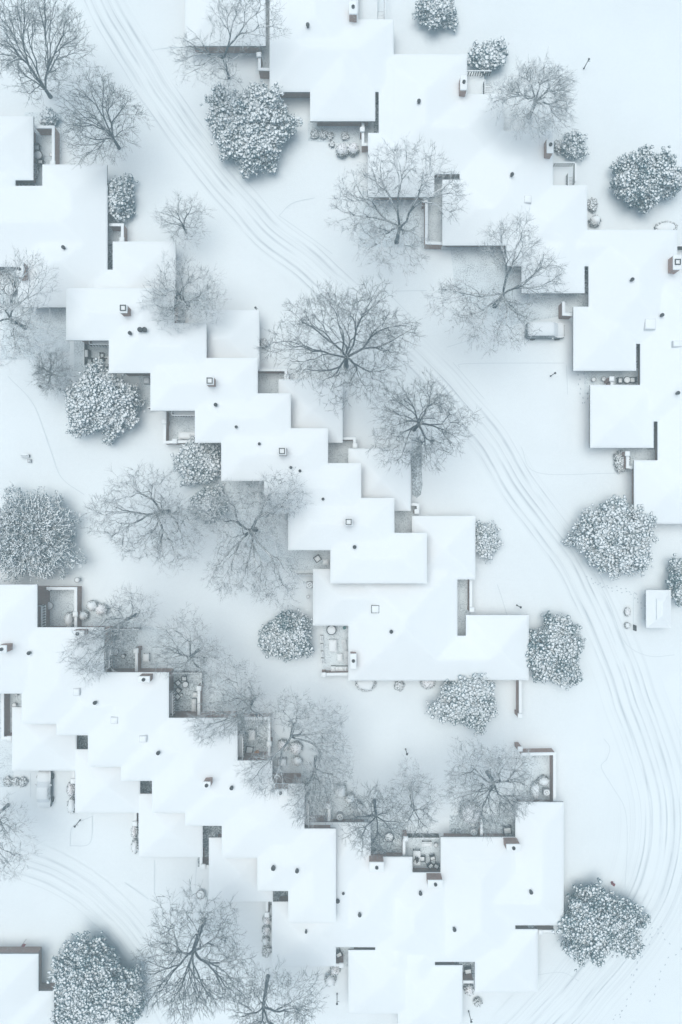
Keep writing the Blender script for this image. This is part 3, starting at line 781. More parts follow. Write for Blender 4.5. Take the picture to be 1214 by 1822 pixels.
deck('raised deck with slatted rail below the small round evergreen', 830, 126, 862, 176, [((831, 126), (874, 126)), ((863, 142), (863, 168))], (864, 142, 875, 168))
deck('railed corner deck with steps beside the egg-shaped clipped evergreen', 982, 288, 1011, 338, [((985, 289), (1025, 289)), ((1025, 289), (1024, 322)), ((1012, 308), (1012, 330))], (1013, 310, 1023, 332))

# ------------------------------------------------------------------ trees
def unit(v): return v / (np.linalg.norm(v) + 1e-9)

def bare_tree(label, base, blobs, h=12, fork=3.5, n=420, snow=1, seed=1, rt=.0175, limbs=5, twigs=5, lean=.0):
    r = np.random.default_rng(seed)
    zm = h * .66; zr = h * .33; n = int(n * 1.38); rt *= .88
    tot = sum(bl[2] * bl[3] for bl in blobs); T = []
    for (px, py, rx, ry) in blobs:
        k = max(20, int(n * rx * ry / tot)); c = P(px, py, zm)
        ph = r.uniform(0, 6.28, 4)
        d = r.normal(size=(k, 3)); d /= np.linalg.norm(d, axis=1, keepdims=True)
        d[:, 2] = np.where(d[:, 2] < -.25, -d[:, 2] * .6, d[:, 2])
        th = np.arctan2(d[:, 1], d[:, 0])
        lob = 1 + .10 * np.sin(3 * th + ph[0]) + .08 * np.sin(5 * th + ph[1]) + .07 * np.sin(9 * th + ph[2])
        q = r.uniform(.25, 1, k) ** .42 * .99
        T.append(c + d * (q * lob)[:, None] * np.array([M_(rx, zm), M_(ry, zm), zr]))
    T = np.concatenate(T)
    B = P(*base); cen = T.mean(0)
    fk = B + np.array([0, 0, fork]); fk[:2] += (cen - B)[:2] * lean
    segs = []                                  # (a, b, ra, rb, order)
    mids = []
    def rad(k): return rt * k ** .39
    def curve(a, c, d0, ra, rb):
        L = np.linalg.norm(c - a)
        if L < .9: segs.append((a, c, ra, rb)); return unit(c - a)
        m = (a + c) / 2 + unit(d0) * L * .06 + r.normal(size=3) * L * .035
        segs.append((a, m, ra, (ra + rb) / 2)); segs.append((m, c, (ra + rb) / 2, rb)); return unit(c - m)
    def grow(p, d, pts, depth):
        k = len(pts)
        if k == 1:
            e = pts[0]; dd = curve(p, e, d, rad(1), rt * .7)
            for _ in range(twigs - 1):
                t = r.uniform(.25, 1); s = p + (e - p) * t
                w = unit(dd + r.normal(size=3) * .42 + np.array([0, 0, .05])) * r.uniform(.4, 1.15)
                segs.append((s, s + w, rt * .75, rt * .45))
                if r.uniform() < .6:
                    s2 = s + w * r.uniform(.3, .7)
                    segs.append((s2, s2 + unit(w + r.normal(size=3) * .5) * r.uniform(.25, .5), rt * .6, rt * .4))
            return
        if depth == 0 and k > 40: nk = limbs
        elif k > 30 and r.uniform() < .35: nk = 3
        else: nk = 2
        dirs = pts - p; dirs = dirs / (np.linalg.norm(dirs, axis=1, keepdims=True) + 1e-9)
        ctr = dirs[r.choice(k, min(nk, k), replace=False)]
        for _ in range(4):
            lab = np.argmax(dirs @ ctr.T, 1)
            ctr = np.array([unit(dirs[lab == i].mean(0)) if (lab == i).any() else ctr[i] for i in range(len(ctr))])
        lab = np.argmax(dirs @ ctr.T, 1)
        if (lab == lab[0]).all():
            o = np.argsort(dirs @ r.normal(size=3)); lab = np.zeros(k, int); lab[o[k // 2:]] = 1
        for i in set(lab):
            S = pts[lab == i]; c = S.mean(0); v = c - p; L = np.linalg.norm(v)
            fr = r.uniform(.30, .48) if len(S) > 3 else r.uniform(.4, .6)
            dn = unit(unit(v) * .8 + d * .25 + r.normal(size=3) * .08)
            q = p + dn * L * fr
            dd = curve(p, q, d, rad(len(S)) * 1.06, rad(len(S)))
            grow(q, dd, S, depth + 1)
    rb = rad(len(T))
    segs.append((B + np.array([0, 0, -.2]), B + (fk - B) * .25, rb * 1.5, rb * 1.12)); segs.append((B + (fk - B) * .25, fk, rb * 1.12, rb * .95))
    grow(fk, unit(fk - B), T, 0)
    A = np.array([s[0] for s in segs]); E = np.array([s[1] for s in segs]); ra = np.array([s[2] for s in segs]); re = np.array([s[3] for s in segs])
    mat = (M_BARK_D, M_BARK_S, M_BARK_W)[snow]
    o = thing('bare_tree', label, 'tree', B, 'bare trees')
    big = ra > rt * 4.5; med = (~big) & (ra > rt * 1.6); sm = ~big & ~med
    m = MB(); m.tubes(A[big], E[big], ra[big], re[big], 7); m.build('trunk', mat, o, smooth=True)
    m = MB(); m.tubes(A[med], E[med], ra[med], re[med], 4); m.tubes(A[sm], E[sm], ra[sm], re[sm], 3); m.build('crown', mat, o)
    return o

TREES = [
 ('large dark bare tree in the top left corner spreading up from its trunk', (90, 172), [(70, 85, 92, 92)], 13, 1.4, 560, 0, 11, .0185, 6),
 ('bare tree leaning up and left, between the corner tree and the road', (212, 263), [(180, 215, 76, 80)], 11, 2.0, 420, 0, 12, .0175, 5),
 ('smallest bare tree, alone near the garage beside the road', (332, 414), [(326, 394, 47, 44)], 6.5, 1.5, 170, 1, 13, .016, 4),
 ('snow-laden leaning bare tree over the roof at the top', (407, 138), [(440, 42, 72, 50), (352, 112, 48, 42), (400, 140, 34, 40)], 11, 3.6, 330, 1, 14, .018, 4),
 ('white frosted bare tree over the upper right roof edge', (941, 208), [(950, 180, 78, 66)], 11, 3.0, 620, 2, 15, .018, 6),
 ('tall two-part bare tree across a garage roof and the long court wall', (706, 431), [(640, 365, 55, 66), (722, 312, 70, 60), (700, 440, 66, 54), (798, 352, 26, 50)], 13, 4.5, 640, 1, 16, .018, 5),
 ('wide bare tree overhanging the snow-covered van', (880, 545), [(908, 440, 55, 52), (800, 540, 46, 45), (880, 572, 72, 60), (962, 500, 42, 46)], 13, 4.5, 640, 1, 17, .018, 6),
 ('frosted bare tree standing over a garage corner in the middle of the left side', (335, 546), [(328, 526, 76, 66)], 10, 2.5, 460, 2, 18, .018, 6),
 ('big whitish bare tree at the left edge above a small round yard', (45, 583), [(52, 510, 56, 56), (12, 590, 52, 68), (64, 600, 44, 48)], 13, 4, 520, 2, 19, .018, 5),
 ('low grey twiggy tree beside the large evergreen at left', (97, 668), [(95, 662, 36, 42)], 5.5, .8, 300, 1, 20, .015, 7),
 ('largest dark bare tree in the centre, spreading over the road edge', (616, 652), [(606, 612, 124, 112), (716, 598, 34, 28)], 15, 5.0, 860, 0, 21, .0185, 8),
 ('dark bare tree beside the central one, above a planted strip', (737, 764), [(745, 755, 92, 86)], 13, 5, 560, 0, 22, .0185, 7),
 ('snow-lined bare tree left of the middle row behind the round evergreen', (300, 910), [(250, 912, 88, 88), (318, 950, 56, 70)], 12, 4, 720, 1, 23, .018, 5),
 ('spreading bare tree whose boughs reach over the middle row roof', (455, 942), [(503, 880, 46, 46), (436, 920, 84, 66), (412, 1018, 50, 46), (494, 1032, 52, 48)], 12, 4.2, 900, 1, 24, .018, 6),
 ('snowy bare tree with white limbs bending over the stepped row roof', (243, 1094), [(238, 1085, 44, 42), (165, 1160, 46, 50), (205, 1120, 40, 40)], 11, 4.5, 420, 1, 25, .018, 5),
 ('thin bare tree beside the square covered table', (352, 1157), [(330, 1150, 58, 62), (380, 1175, 34, 36)], 10, 4, 400, 1, 26, .017, 5),
 ('bare tree with long white boughs reaching down over two roofs', (452, 1242), [(415, 1228, 58, 52), (380, 1290, 50, 30), (450, 1270, 40, 40)], 10.5, 4, 460, 1, 27, .018, 5),
 ('bare tree with a short pale stump trunk between three snow-domed bushes', (523, 1290), [(572, 1285, 48, 44), (520, 1262, 40, 36), (475, 1372, 46, 44), (592, 1330, 38, 36)], 11, 4.5, 470, 1, 28, .018, 5),
 ('bare tree with branches drooping across the deep yard', (562, 1347), [(585, 1375, 46, 40), (555, 1415, 46, 50)], 10, 4, 360, 1, 29, .017, 5),
 ('small bare tree with a dark straight trunk at the yard by the wide chimney', (666, 1424), [(664, 1455, 58, 64)], 10, 4.5, 330, 0, 30, .017, 6),
 ('small airy bare tree beside the chair patio', (731, 1416), [(742, 1430, 44, 62), (728, 1380, 26, 34)], 9.5, 4, 260, 1, 31, .0165, 5),
 ('broad dense bare tree above the dome-shaped bush, near the walled yard', (868, 1374), [(870, 1395, 88, 80)], 12, 3.5, 720, 1, 32, .017, 7),
 ('large dark bare tree at the bottom with a thick forked trunk', (363, 1636), [(350, 1698, 108, 114)], 15, 6, 800, 0, 33, .0185, 7),
 ('dark bare tree cut by the bottom edge with a straight pale trunk', (477, 1737), [(492, 1785, 84, 74)], 13, 5.5, 420, 0, 34, .019, 5),
 ('bare tree at the left edge beside the three clipped shrubs', (15, 1432), [(18, 1492, 48, 78), (-30, 1470, 50, 70)], 11, 4, 340, 1, 35, .018, 5),
]
for (lab, base, bl, h, fork, n, sn, seed, rt, limbs) in TREES:
    bare_tree(lab, base, bl, h, fork, n, sn, seed, rt, limbs)

def evergreen(label, px, py, rx, ry, h=8, seed=1, dens=1.0, dark=False, size=.18, spiky=False, name='evergreen_tree', cat='tree', group='snow-laden evergreens', trunk=True, flat=.62, parts=True, mat=None, extra=()):
    r = np.random.default_rng(seed); global rng
    rng = r
    h *= .52; zc = h * .5
    o = None; m = MB(); q = MB()
    base = P(px, py, zc); base = P(607 + (px - 607) * (H - zc) / H, 911 + (py - 911) * (H - zc) / H)   # foot straight below the crown
    o = thing(name, label, cat, base, group)
    C_, S_ = [], []
    for (cx, cy, ax, ay, hh) in [(px, py, rx, ry, h)] + [(*e_[:4], e_[4] * .52) for e_ in extra]:
        zc = hh * .42; c = P(cx, cy, zc); wx, wy = M_(ax, zc), M_(ay, zc)
        area = math.pi * wx * wy; k = int(area / (size * size) * 3.1 * dens)
        ph = r.uniform(0, 6.28, 5)
        d = r.normal(size=(k, 3)); d /= np.linalg.norm(d, axis=1, keepdims=True); d[:, 2] = np.where(d[:, 2] < -.3, -d[:, 2], d[:, 2])
        th = np.arctan2(d[:, 1], d[:, 0])
        lob = 1 + .10 * np.sin(3 * th + ph[0]) + .09 * np.sin(5 * th + ph[1]) + .08 * np.sin(8 * th + ph[2]) + .05 * np.sin(13 * th + ph[3])
        hor = np.sqrt(d[:, 0] ** 2 + d[:, 1] ** 2)
        lob = 1 + (lob - 1) * hor + .05 * np.sin(7 * d[:, 2] * 3 + 4 * th + ph[4])
        rad = r.uniform(.55, 1, k) ** .5 * .97
        if spiky: rad = r.uniform(.15, 1.05, k) ** .6
        p = c + d * (rad * lob)[:, None] * np.array([wx, wy, hh * .56])
        s = size * r.uniform(.5, 1.0, k) ** 1.5 * 1.45
        if not spiky and wx * wy > 1.5:
            nb = max(30, int(area * 1.6)); tips = p[:nb].copy(); tips = c + (tips - c) * r.uniform(.82, 1.20, nb)[:, None]
            j = r.integers(0, nb, k); q_ = tips[j] + r.normal(size=(k, 3)) * np.array([.36, .36, .28])
            t_ = r.uniform(0, .55, k)[:, None] ** 1.4; q_ = q_ + (c - q_) * t_ * .55
            sel = r.uniform(size=k) < .8; p = np.where(sel[:, None], q_, p)
        p[:, 2] = np.maximum(p[:, 2], .25)
        if spiky:
            # long upswept sprays pointing away from the stem
            out = p - (c + np.array([0, 0, -hh * .2])); out /= np.linalg.norm(out, axis=1, keepdims=True)
            out = out + r.normal(size=out.shape) * .30; out /= np.linalg.norm(out, axis=1, keepdims=True)
            L = r.uniform(.35, .75, k)[:, None]
            m.tubes(p - out * L * .5, p + out * L * .5, s * .30, s * .10, 5)
            m.blobs(p + out * L * .3, np.stack([s * .38, s * .38, s * .30], 1), ICO0, .25)
        else:
            m.blobs(p, np.stack([s * r.uniform(.9, 1.25, k), s * .95, s * flat], 1), ICO0, .34)
        # leaf sprays between and under the clumps
        kk = int(k * 5); idx = r.integers(0, k, kk); off = r.normal(size=(kk, 3)); off /= np.linalg.norm(off, axis=1, keepdims=True)
        off[:, 2] *= .6
        cc = p[idx] + off * (s[idx] * 1.05)[:, None]
        u = off + r.normal(size=(kk, 3)) * .5; u /= np.linalg.norm(u, axis=1, keepdims=True)
        w = np.cross(u, r.normal(size=(kk, 3))); w /= np.linalg.norm(w, axis=1, keepdims=True)
        m.quads(cc, u * r.uniform(.07, .17, kk)[:, None], w * r.uniform(.025, .06, kk)[:, None])
        if trunk and parts:
            f = np.array([c[0], c[1], 0]); q.tubes([f], [f + np.array([0, 0, hh * .75])], [.05 * wx + .05], [.04], 8)
            kb_ = 14; a = r.uniform(0, 6.28, kb_); z0 = r.uniform(.2, .6, kb_) * hh
            A = f + np.stack([0 * a, 0 * a, z0], 1); E = f + np.stack([np.cos(a) * wx * .75, np.sin(a) * wy * .75, z0 + .12 * hh], 1)
            q.tubes(A, E, .05, .015, 4)
    m.build('crown' if parts else 'foliage', mat or (M_FOL_D if dark else M_FOL), o, smooth=True)
    if trunk and parts: q.build('trunk', M_BARK_S, o)
    return o

for a in [
 dict(label='big round evergreen with white snow tufts beside the road at the top', px=447, py=228, rx=74, ry=73, h=9, seed=51),
 dict(label='rounded evergreen cut by the top edge', px=773, py=19, rx=36, ry=32, h=6, seed=52),
 dict(label='small round evergreen beside the railed deck at the top', px=867, py=103, rx=32, ry=27, h=5, seed=53, size=.21),
 dict(label='evergreen alone in the open snow at the upper right', px=1150, py=320, rx=59, ry=50, h=8, seed=54, dark=True),
 dict(label='large round evergreen at the road bend below the right-hand garages', px=1093, py=955, rx=72, ry=66, h=9, seed=55),
 dict(label='evergreen at the corner of the long hipped house facing the road', px=985, py=1158, rx=52, ry=62, h=8, seed=56, dark=True),
 dict(label='lumpy evergreen in front of the long hipped house eave', px=832, py=1243, rx=53, ry=50, h=8, seed=57),
 dict(label='grey-green evergreen beside the road curve at the lower right', px=1066, py=1640, rx=75, ry=63, h=9, seed=58, dark=True),
 dict(label='evergreen standing alone left of the covered-furniture patio', px=513, py=1133, rx=46, ry=42, h=7, seed=59, size=.17, dark=True),
 dict(label='white-tufted evergreen below the patio with the set table', px=180, py=717, rx=68, ry=60, h=9, seed=60),
 dict(label='bushy evergreen tucked against the middle row wall', px=354, py=826, rx=40, ry=37, h=6, seed=61),
 dict(label='spiky needle-leaved pine at the left edge', px=55, py=955, rx=88, ry=81, h=10, seed=62, spiky=True, size=.27, dens=.75),
 dict(label='tall dark evergreen at the bottom beside the forked bare tree', px=165, py=1748, rx=70, ry=76, h=10, seed=263, dark=True, extra=((228, 1770, 30, 46, 7),)),
 dict(label='tall oval evergreen against the left house wall', px=213, py=357, rx=22, ry=40, h=5, seed=64),
 dict(label='small evergreen at the corner of the lowest middle garage', px=865, py=962, rx=23, ry=28, h=4.5, seed=65),
 dict(label='evergreen cut by the right edge above the small pavilion', px=1210, py=1030, rx=20, ry=38, h=6, seed=66, dark=True),
 dict(label='small bushy evergreen above the court wall at far left', px=88, py=210, rx=15, ry=13, h=3, seed=67),
 dict(label='egg-shaped clipped evergreen next to the corner deck', px=1020, py=261, rx=16, ry=22, h=3.2, seed=68, size=.15),
 dict(label='small evergreen half hidden under the bare branches of the middle yard', px=370, py=897, rx=32, ry=27, h=5, seed=69, size=.17, dark=True),
]: evergreen(**a)

# ------------------------------------------------------------------ shrubs
def shrub(label, px, py, rx, ry=None, h=1.2, style='dome', seed=1, group='garden shrubs'):
    ry = ry or rx; r = np.random.default_rng(seed * 7 + 1000); global rng; rng = r
    if style == 'leafy':
        return evergreen(label, px, py, rx, ry, h=h, seed=seed + 500, size=.15, name='shrub', cat='shrub', group=group, trunk=False, parts=False, mat=M_SHRUB, dens=.9)
    c = P(px, py, h * .6); wx, wy = M_(rx, h), M_(ry, h)
    o = thing('shrub', label, 'shrub', (c[0], c[1], 0), group)
    m = MB(); k = int(40 + 90 * wx * wy)
    a = r.uniform(0, 6.28, k); z = r.uniform(.1, .75, k) * h; rr = np.sqrt(np.maximum(.05, 1 - (z / h - .3) ** 2)) * r.uniform(.9, 1.0, k)
    p = np.stack([c[0] + np.cos(a) * wx * rr, c[1] + np.sin(a) * wy * rr, z], 1)
    s = r.uniform(.07, .14, k); m.blobs(p, np.stack([s, s, s], 1), ICO0, .3)
    u = r.normal(size=(k * 3, 3)); u /= np.linalg.norm(u, axis=1, keepdims=True); w = np.cross(u, r.normal(size=u.shape)); w /= np.linalg.norm(w, axis=1, keepdims=True)
    m.quads(np.repeat(p, 3, 0) + r.normal(size=(k * 3, 3)) * .05, u * .10, w * .04)
    m.build('foliage', M_SHRUB, o)
    m = MB(); V0, F0 = ICO2
    ph = r.uniform(0, 6.28, 3); th = np.arctan2(V0[:, 1], V0[:, 0])
    k_ = 1 + .05 * np.sin(3 * th + ph[0]) + .04 * np.sin(5 * th + ph[1]) + r.uniform(-.03, .03, len(V0))
    V = V0 * k_[:, None] * np.array([wx * .87, wy * .87, h * .5]) + np.array([c[0], c[1], h * .55])
    m.add(V, F0)
    m.build('snow_cap', M_CAP if style == 'dome' else M_SPECK, o, smooth=True)
    return o
def speck():
    t = NT('speckled_snow')
    f = t.noise(7, 3, rough=.6)
    t.color(t.mix(t.ramp(f, .36, .46), (.05, .06, .06), (.88, .90, .92))); return t.m
M_SPECK = speck()

for i, a in enumerate([
 ('bigger snow-domed bush of the pair by the top garage, on the left', 609, 266, 11, 11, 1.4, 'speck'),
 ('snow-domed bush of the pair by the top garage, nearer the narrow wall', 629, 264, 10, 10, 1.3, 'speck'),
 ('leafy clipped shrub farthest left of the three under the top garage eave', 561, 239, 6.5, 6.5, .9, 'leafy'),
 ('middle leafy clipped shrub of the three under the top garage eave', 575, 240, 6, 6, .8, 'leafy'),
 ('rightmost leafy clipped shrub of the three under the top garage eave', 588, 242, 5, 5, .8, 'leafy'),
 ('tiny round shrub just below the row of three clipped ones', 591, 257, 3.5, 4, .5, 'leafy'),
 ('thin dark dead-looking plant in the bed above the two domed bushes', 614, 243, 5, 6, .6, 'leafy'),
 ('leafy shrub against the house above a round snow-topped bush at the upper right', 1054, 365, 8, 11, 1.3, 'leafy'),
 ('plump snow-topped bush at the upper right house corner', 1060, 392, 10, 9, 1.2, 'dome'),
 ('wide low snow-covered mound of hedge above the roof at the right edge', 1186, 404, 20, 10, .5, 'dome'),
 ('twiggy shrub squeezed behind the slim chimney near the corner deck', 993, 261, 6, 10, 1.1, 'leafy'),
 ('spiky snow-striped bush beside the capped wall at the right', 1106, 821, 13, 17, 1.6, 'leafy'),
 ('small grey round shrub beside the topmost middle garage', 470, 612, 6, 8, .9, 'leafy'),
 ('wide snow-filled round bush under the long hipped eave', 651, 1217, 18, 13, .8, 'dome'),
 ('dark leafy round shrub under the long hipped eave', 711, 1220, 8, 8, .9, 'leafy'),
 ('speckled bush under the long hipped eave near the lumpy evergreen', 762, 1215, 13, 11, .9, 'speck'),
 ('round white-topped bush beside the walled patio, left of its twin', 164, 1078, 10, 9, 1.2, 'dome'),
 ('larger of the twin bushes by the walled patio, with twigs across it', 180, 1085, 11, 10, 1.2, 'speck'),
 ('bush just outside the patio wall pier near the twin bushes', 147, 1095, 9, 8, 1.2, 'dome'),
 ('big rounded bush inside the walled patio by its pier', 123, 1103, 8, 14, 1.2, 'dome'),
 ('round snow-capped bush nearest the pale stump trunk, on its left', 504, 1327, 10, 10, 1.2, 'speck'),
 ('round snow-capped bush just below the pale stump trunk', 527, 1332, 11, 11, 1.2, 'speck'),
 ('lowest bush of the three near the pale stump trunk', 529, 1354, 9, 8, 1.1, 'dome'),
 ('uppermost of three snow-domed bushes in a slanted row in the deep yard', 606, 1408, 11, 12, 1.3, 'dome'),
 ('middle of three snow-domed bushes in a slanted row in the deep yard', 623, 1422, 9, 9, 1.1, 'dome'),
 ('lowest of three snow-domed bushes in a slanted row in the deep yard', 634, 1437, 12, 11, 1.2, 'dome'),
 ('large dome-shaped bush under the broad dense bare tree', 838, 1448, 19, 19, 1.8, 'speck'),
 ('tall oval bush beside the cooling unit in the walled yard', 953, 1407, 8, 15, 1.3, 'dome'),
 ('round bush in the corner of the walled yard above the cooling unit', 968, 1390, 10, 8, 1.2, 'dome'),
 ('clipped leafy shrub with a stick, left of three near the parked car', 15, 1390, 7, 7, .9, 'leafy'),
 ('smallest leafy shrub, the middle of three near the parked car', 28, 1391, 5, 6, .7, 'leafy'),
 ('clipped leafy shrub of the three that is closest to the parked car', 41, 1391, 6.5, 7, .9, 'leafy'),
 ('speckled long hedge against the garage right of the parked car', 126, 1405, 7, 13, 1.1, 'speck'),
 ('smooth white long hedge against the garage right of the parked car', 127, 1434, 7, 14, 1.0, 'dome'),
 ('narrow speckled hedge beside the middle garage, upper one', 239, 1480, 5, 12, 1.0, 'speck'),
 ('narrow smooth white hedge beside the middle garage, lower one', 240, 1507, 6, 12, 1.0, 'dome'),
 ('first dark speckled shrub in the column beside the lower garage', 475, 1638, 7, 8, 1.0, 'speck'),
 ('second speckled shrub in the column beside the lower garage', 474, 1656, 7, 8, .9, 'speck'),
 ('snow-capped little shrub fourth in the column beside the lower garage', 473, 1674, 6, 6, .9, 'dome'),
 ('dark leafy shrub at the bottom of the column beside the lower garage', 475, 1691, 7, 10, .9, 'leafy'),
 ('speckled bush beside the little capped wall between the bottom garages', 597, 1726, 9, 8, 1.1, 'speck'),
 ('smooth snow-domed bush below the speckled one between the bottom garages', 588, 1745, 10, 10, 1.3, 'dome'),
 ('curled dark-rimmed bush below the narrow planted court', 835, 1762, 8, 10, 1.0, 'speck'),
 ('small round leafy shrub at the lower corner of the end garage', 850, 1782, 7, 6, .8, 'leafy'),
 ('low snow-buried rock garden plant nearest the small pavilion steps', 1117, 1089, 5, 7, .5, 'speck'),
 ('low snow-buried plant, the lower one left of the small pavilion', 1117, 1113, 4.5, 5, .4, 'dome'),
 ('dark ragged plant under the eave by the round terrace table at left', 64, 302, 4, 12, .8, 'leafy'),
 ('dark bush in the corner of the small round yard at the left edge', 10, 500, 14, 14, 1.2, 'leafy'),
 ('weedy brown clump at the foot of the wide brick chimney', 672, 1518, 12, 5, .5, 'leafy'),
 ('low dry clump along the wall of the orange pot patio', 452, 1350, 22, 4, .5, 'leafy'),
 ('low dry clump along the house wall below the round patio table', 335, 1274, 20, 5, .5, 'leafy'),
 ('dry brown clump at the foot of the wall behind the boughs of the deep yard', 515, 1392, 22, 5, .6, 'leafy'),
]): shrub(*a, seed=i + 1)

# ------------------------------------------------------------------ garden furniture and small things
def snow_top(m, x0, y0, x1, y1, z, t=.1): m.box(x0, y0, z, x1, y1, z + t, bevel=.07)
def rect_table(label, px, py, w, d, rot=0, h=.74, name='patio_table', cat='table', plant=False):
    c = P(px, py, h); wx, wy = M_(w, h) / 2, M_(d, h) / 2
    o = thing(name, label, cat, (c[0], c[1], 0), 'patio tables')
    m = MB(); m.box(c[0] - wx, c[1] - wy, h - .05, c[0] + wx, c[1] + wy, h); t = m.build('table_top', M_WOODS, o)
    m = MB(); snow_top(m, c[0] - wx + .08, c[1] - wy + .08, c[0] + wx - .08, c[1] + wy - .08, h, .12); m.build('snow_cap', M_CAP, t, smooth=True)
    for sx in (-1, 1):
        for sy in (-1, 1):
            x, y = c[0] + sx * (wx - .07), c[1] + sy * (wy - .07); m = MB(); m.box(x - .035, y - .035, 0, x + .035, y + .035, h - .05); m.build('leg', M_METAL, o)
    if plant:
        pot = MB(); pot.lathe(c[:2], [(.10, h + .1), (.16, h + .32), (.13, h + .32), (.001, h + .28)], 12); pt = pot.build('plant_pot', M_SOIL, None, origin=(c[0], c[1], h + .1))
        tag(pt, 'dark potted plant standing on the snowy table of ' + plant, 'plant', 'pots and planters')
        pt['_o'] = (c[0], c[1], h + .1)
        r = np.random.default_rng(int(px)); m = MB(); k = 70; q = np.array([c[0], c[1], h + .4]) + r.normal(size=(k, 3)) * np.array([.16, .16, .08])
        u = r.normal(size=(k, 3)) * .08; w_ = r.normal(size=(k, 3)) * .04; m.quads(q, u, w_); m.build('leaves', M_SOIL, pt)
    return o
def round_table(label, px, py, r, h=.72, ring=True):
    c = P(px, py, h); rr = M_(r, h)
    o = thing('round_table', label, 'table', (c[0], c[1], 0), 'patio tables')
    m = MB(); m.lathe(c[:2], [(.001, h - .05), (rr, h - .05), (rr, h), (.001, h)], 24); t = m.build('table_top', M_METAL, o)
    m = MB(); s = rr * .83; m.lathe(c[:2], [(s, h), (s, h + .07), (s * .92, h + .11), (s * .4, h + .13), (.001, h + .13)], 24); m.build('snow_cap', M_CAP, t, smooth=True)
    m = MB(); m.lathe(c[:2], [(.3, 0), (.28, .04), (.05, .06), (.05, h - .05)], 12); m.build('pedestal', M_METAL, o)
    return o
def chair(label, px, py, rot, w=.56, name='patio_chair'):
    c = P(px, py, .5); o = thing(name, label, 'chair', (c[0], c[1], 0), 'patio chairs'); ca = (c[0], c[1]); a = R(rot); h = w / 2
    m = MB(); m.box(c[0] - h, c[1] - h, .40, c[0] + h, c[1] + h, .45, rot=a, c=ca); st = m.build('seat', M_METAL, o)
    m = MB(); m.box(c[0] - h + .08, c[1] - h + .08, .45, c[0] + h - .08, c[1] + h - .10, .56, bevel=.07, rot=a, c=ca); m.build('snow_cap', M_CAP, st, smooth=True)
    m = MB(); m.box(c[0] - h, c[1] + h - .06, .45, c[0] + h, c[1] + h, .92, rot=a, c=ca); m.build('backrest', M_METAL, o)
    for s in (-1, 1):
        x = c[0] + s * (h - .03)
        m = MB(); m.box(x - .03, c[1] - h, .60, x + .03, c[1] + h - .07, .65, rot=a, c=ca); m.build('armrest', M_METAL, o)
        for t in (-1, 1):
            y = c[1] + t * (h - .03); m = MB(); m.box(x - .025, y - .025, 0, x + .025, y + .025, .40, rot=a, c=ca); m.build('leg', M_METAL, o)
    return o
def pot(label, px, py, r, h=.5, mat=None, snow=True, name='plant_pot'):
    c = P(px, py, h); rr = M_(r, h); o = thing(name, label, 'pot', (c[0], c[1], 0), 'pots and planters')
    m = MB(); m.lathe(c[:2], [(rr * .65, 0), (rr * .85, h * .6), (rr, h * .92), (rr, h), (rr * .85, h), (rr * .8, h * .85), (.001, h * .85)], 16); m.build('bowl', mat or M_CONC, o, smooth=False)
    if snow:
        m = MB(); m.lathe(c[:2], [(rr * .84, h * .86), (rr * .8, h * .98), (rr * .4, h * 1.08), (.001, h * 1.1)], 16); m.build('snow_cap', M_CAP, o, smooth=True)
    return o
def planter(label, px, py, w, d, h=.5, name='planter_box', cat='planter', mat=None):
    c = P(px, py, h); wx, wy = M_(w, h) / 2, M_(d, h) / 2; o = thing(name, label, cat, (c[0], c[1], 0), 'pots and planters')
    m = MB(); m.box(c[0] - wx, c[1] - wy, 0, c[0] + wx, c[1] + wy, h); m.build('box', mat or M_WOODS, o)
    m = MB(); m.box(c[0] - wx + .08, c[1] - wy + .08, h, c[0] + wx - .08, c[1] + wy - .08, h + .16, bevel=.1); m.build('snow_cap', M_CAP, o, smooth=True)
    return o
def ac_unit(label, px, py, w=.8, h=.85, rnd=False):
    c = P(px, py, h); o = thing('cooling_unit', label, 'air conditioner', (c[0], c[1], 0), 'air conditioners beside the houses'); k = w / 2
    m = MB()
    if rnd: m.lathe(c[:2], [(k, 0), (k, h), (.001, h)], 20)
    else: m.box(c[0] - k, c[1] - k, 0, c[0] + k, c[1] + k, h)
    m.build('casing', M_GREYM, o)
    m = MB(); ri, ro = k * .55, k * .98
    m.lathe(c[:2], [(ro, h), (ro, h + .07), (ro * .9, h + .1), (ri, h + .08), (ri, h)], 24); m.build('snow_rim', M_CAP, o, smooth=True)
    m = MB(); m.lathe(c[:2], [(ri * 1.05, h + .004), (.001, h + .004)], 20)
    for q in range(4):
        a = q * math.pi / 2 + .5; m.tubes([[c[0], c[1], h + .03]], [[c[0] + math.cos(a) * ri, c[1] + math.sin(a) * ri, h + .03]], [.05], [.10], 4, 1)
    m.lathe(c[:2], [(.12, h + .02), (.11, h + .07), (.001, h + .08)], 12, 1); m.build('fan', [M_METAL, M_CAP], o)
    return o
def lamp_post(label, px, py, h=1.9):
    b_ = P(px, py); o = thing('lamp_post', label, 'lamp post', b_, 'yard lamp posts'); x, y = b_[:2]
    m = MB(); m.lathe((x, y), [(.11, 0), (.09, .12), (.055, .16), (.045, h - .35), (.07, h - .33), (.07, h - .3)], 10); m.build('post', M_METAL, o)
    m = MB(); m.lathe((x, y), [(.07, h - .3), (.12, h - .05), (.001, h - .05)], 8); m.build('lantern', M_GLASS, o)
    m = MB(); m.lathe((x, y), [(.15, h - .05), (.06, h + .06), (.001, h + .1)], 8); m.build('lamp_cap', M_METAL, o)
    m = MB(); a = h - .5; m.box(x - .02, y - .02, a, x + .28, y + .02, a + .04); m.build('cross_arm', M_METAL, o)
    return o
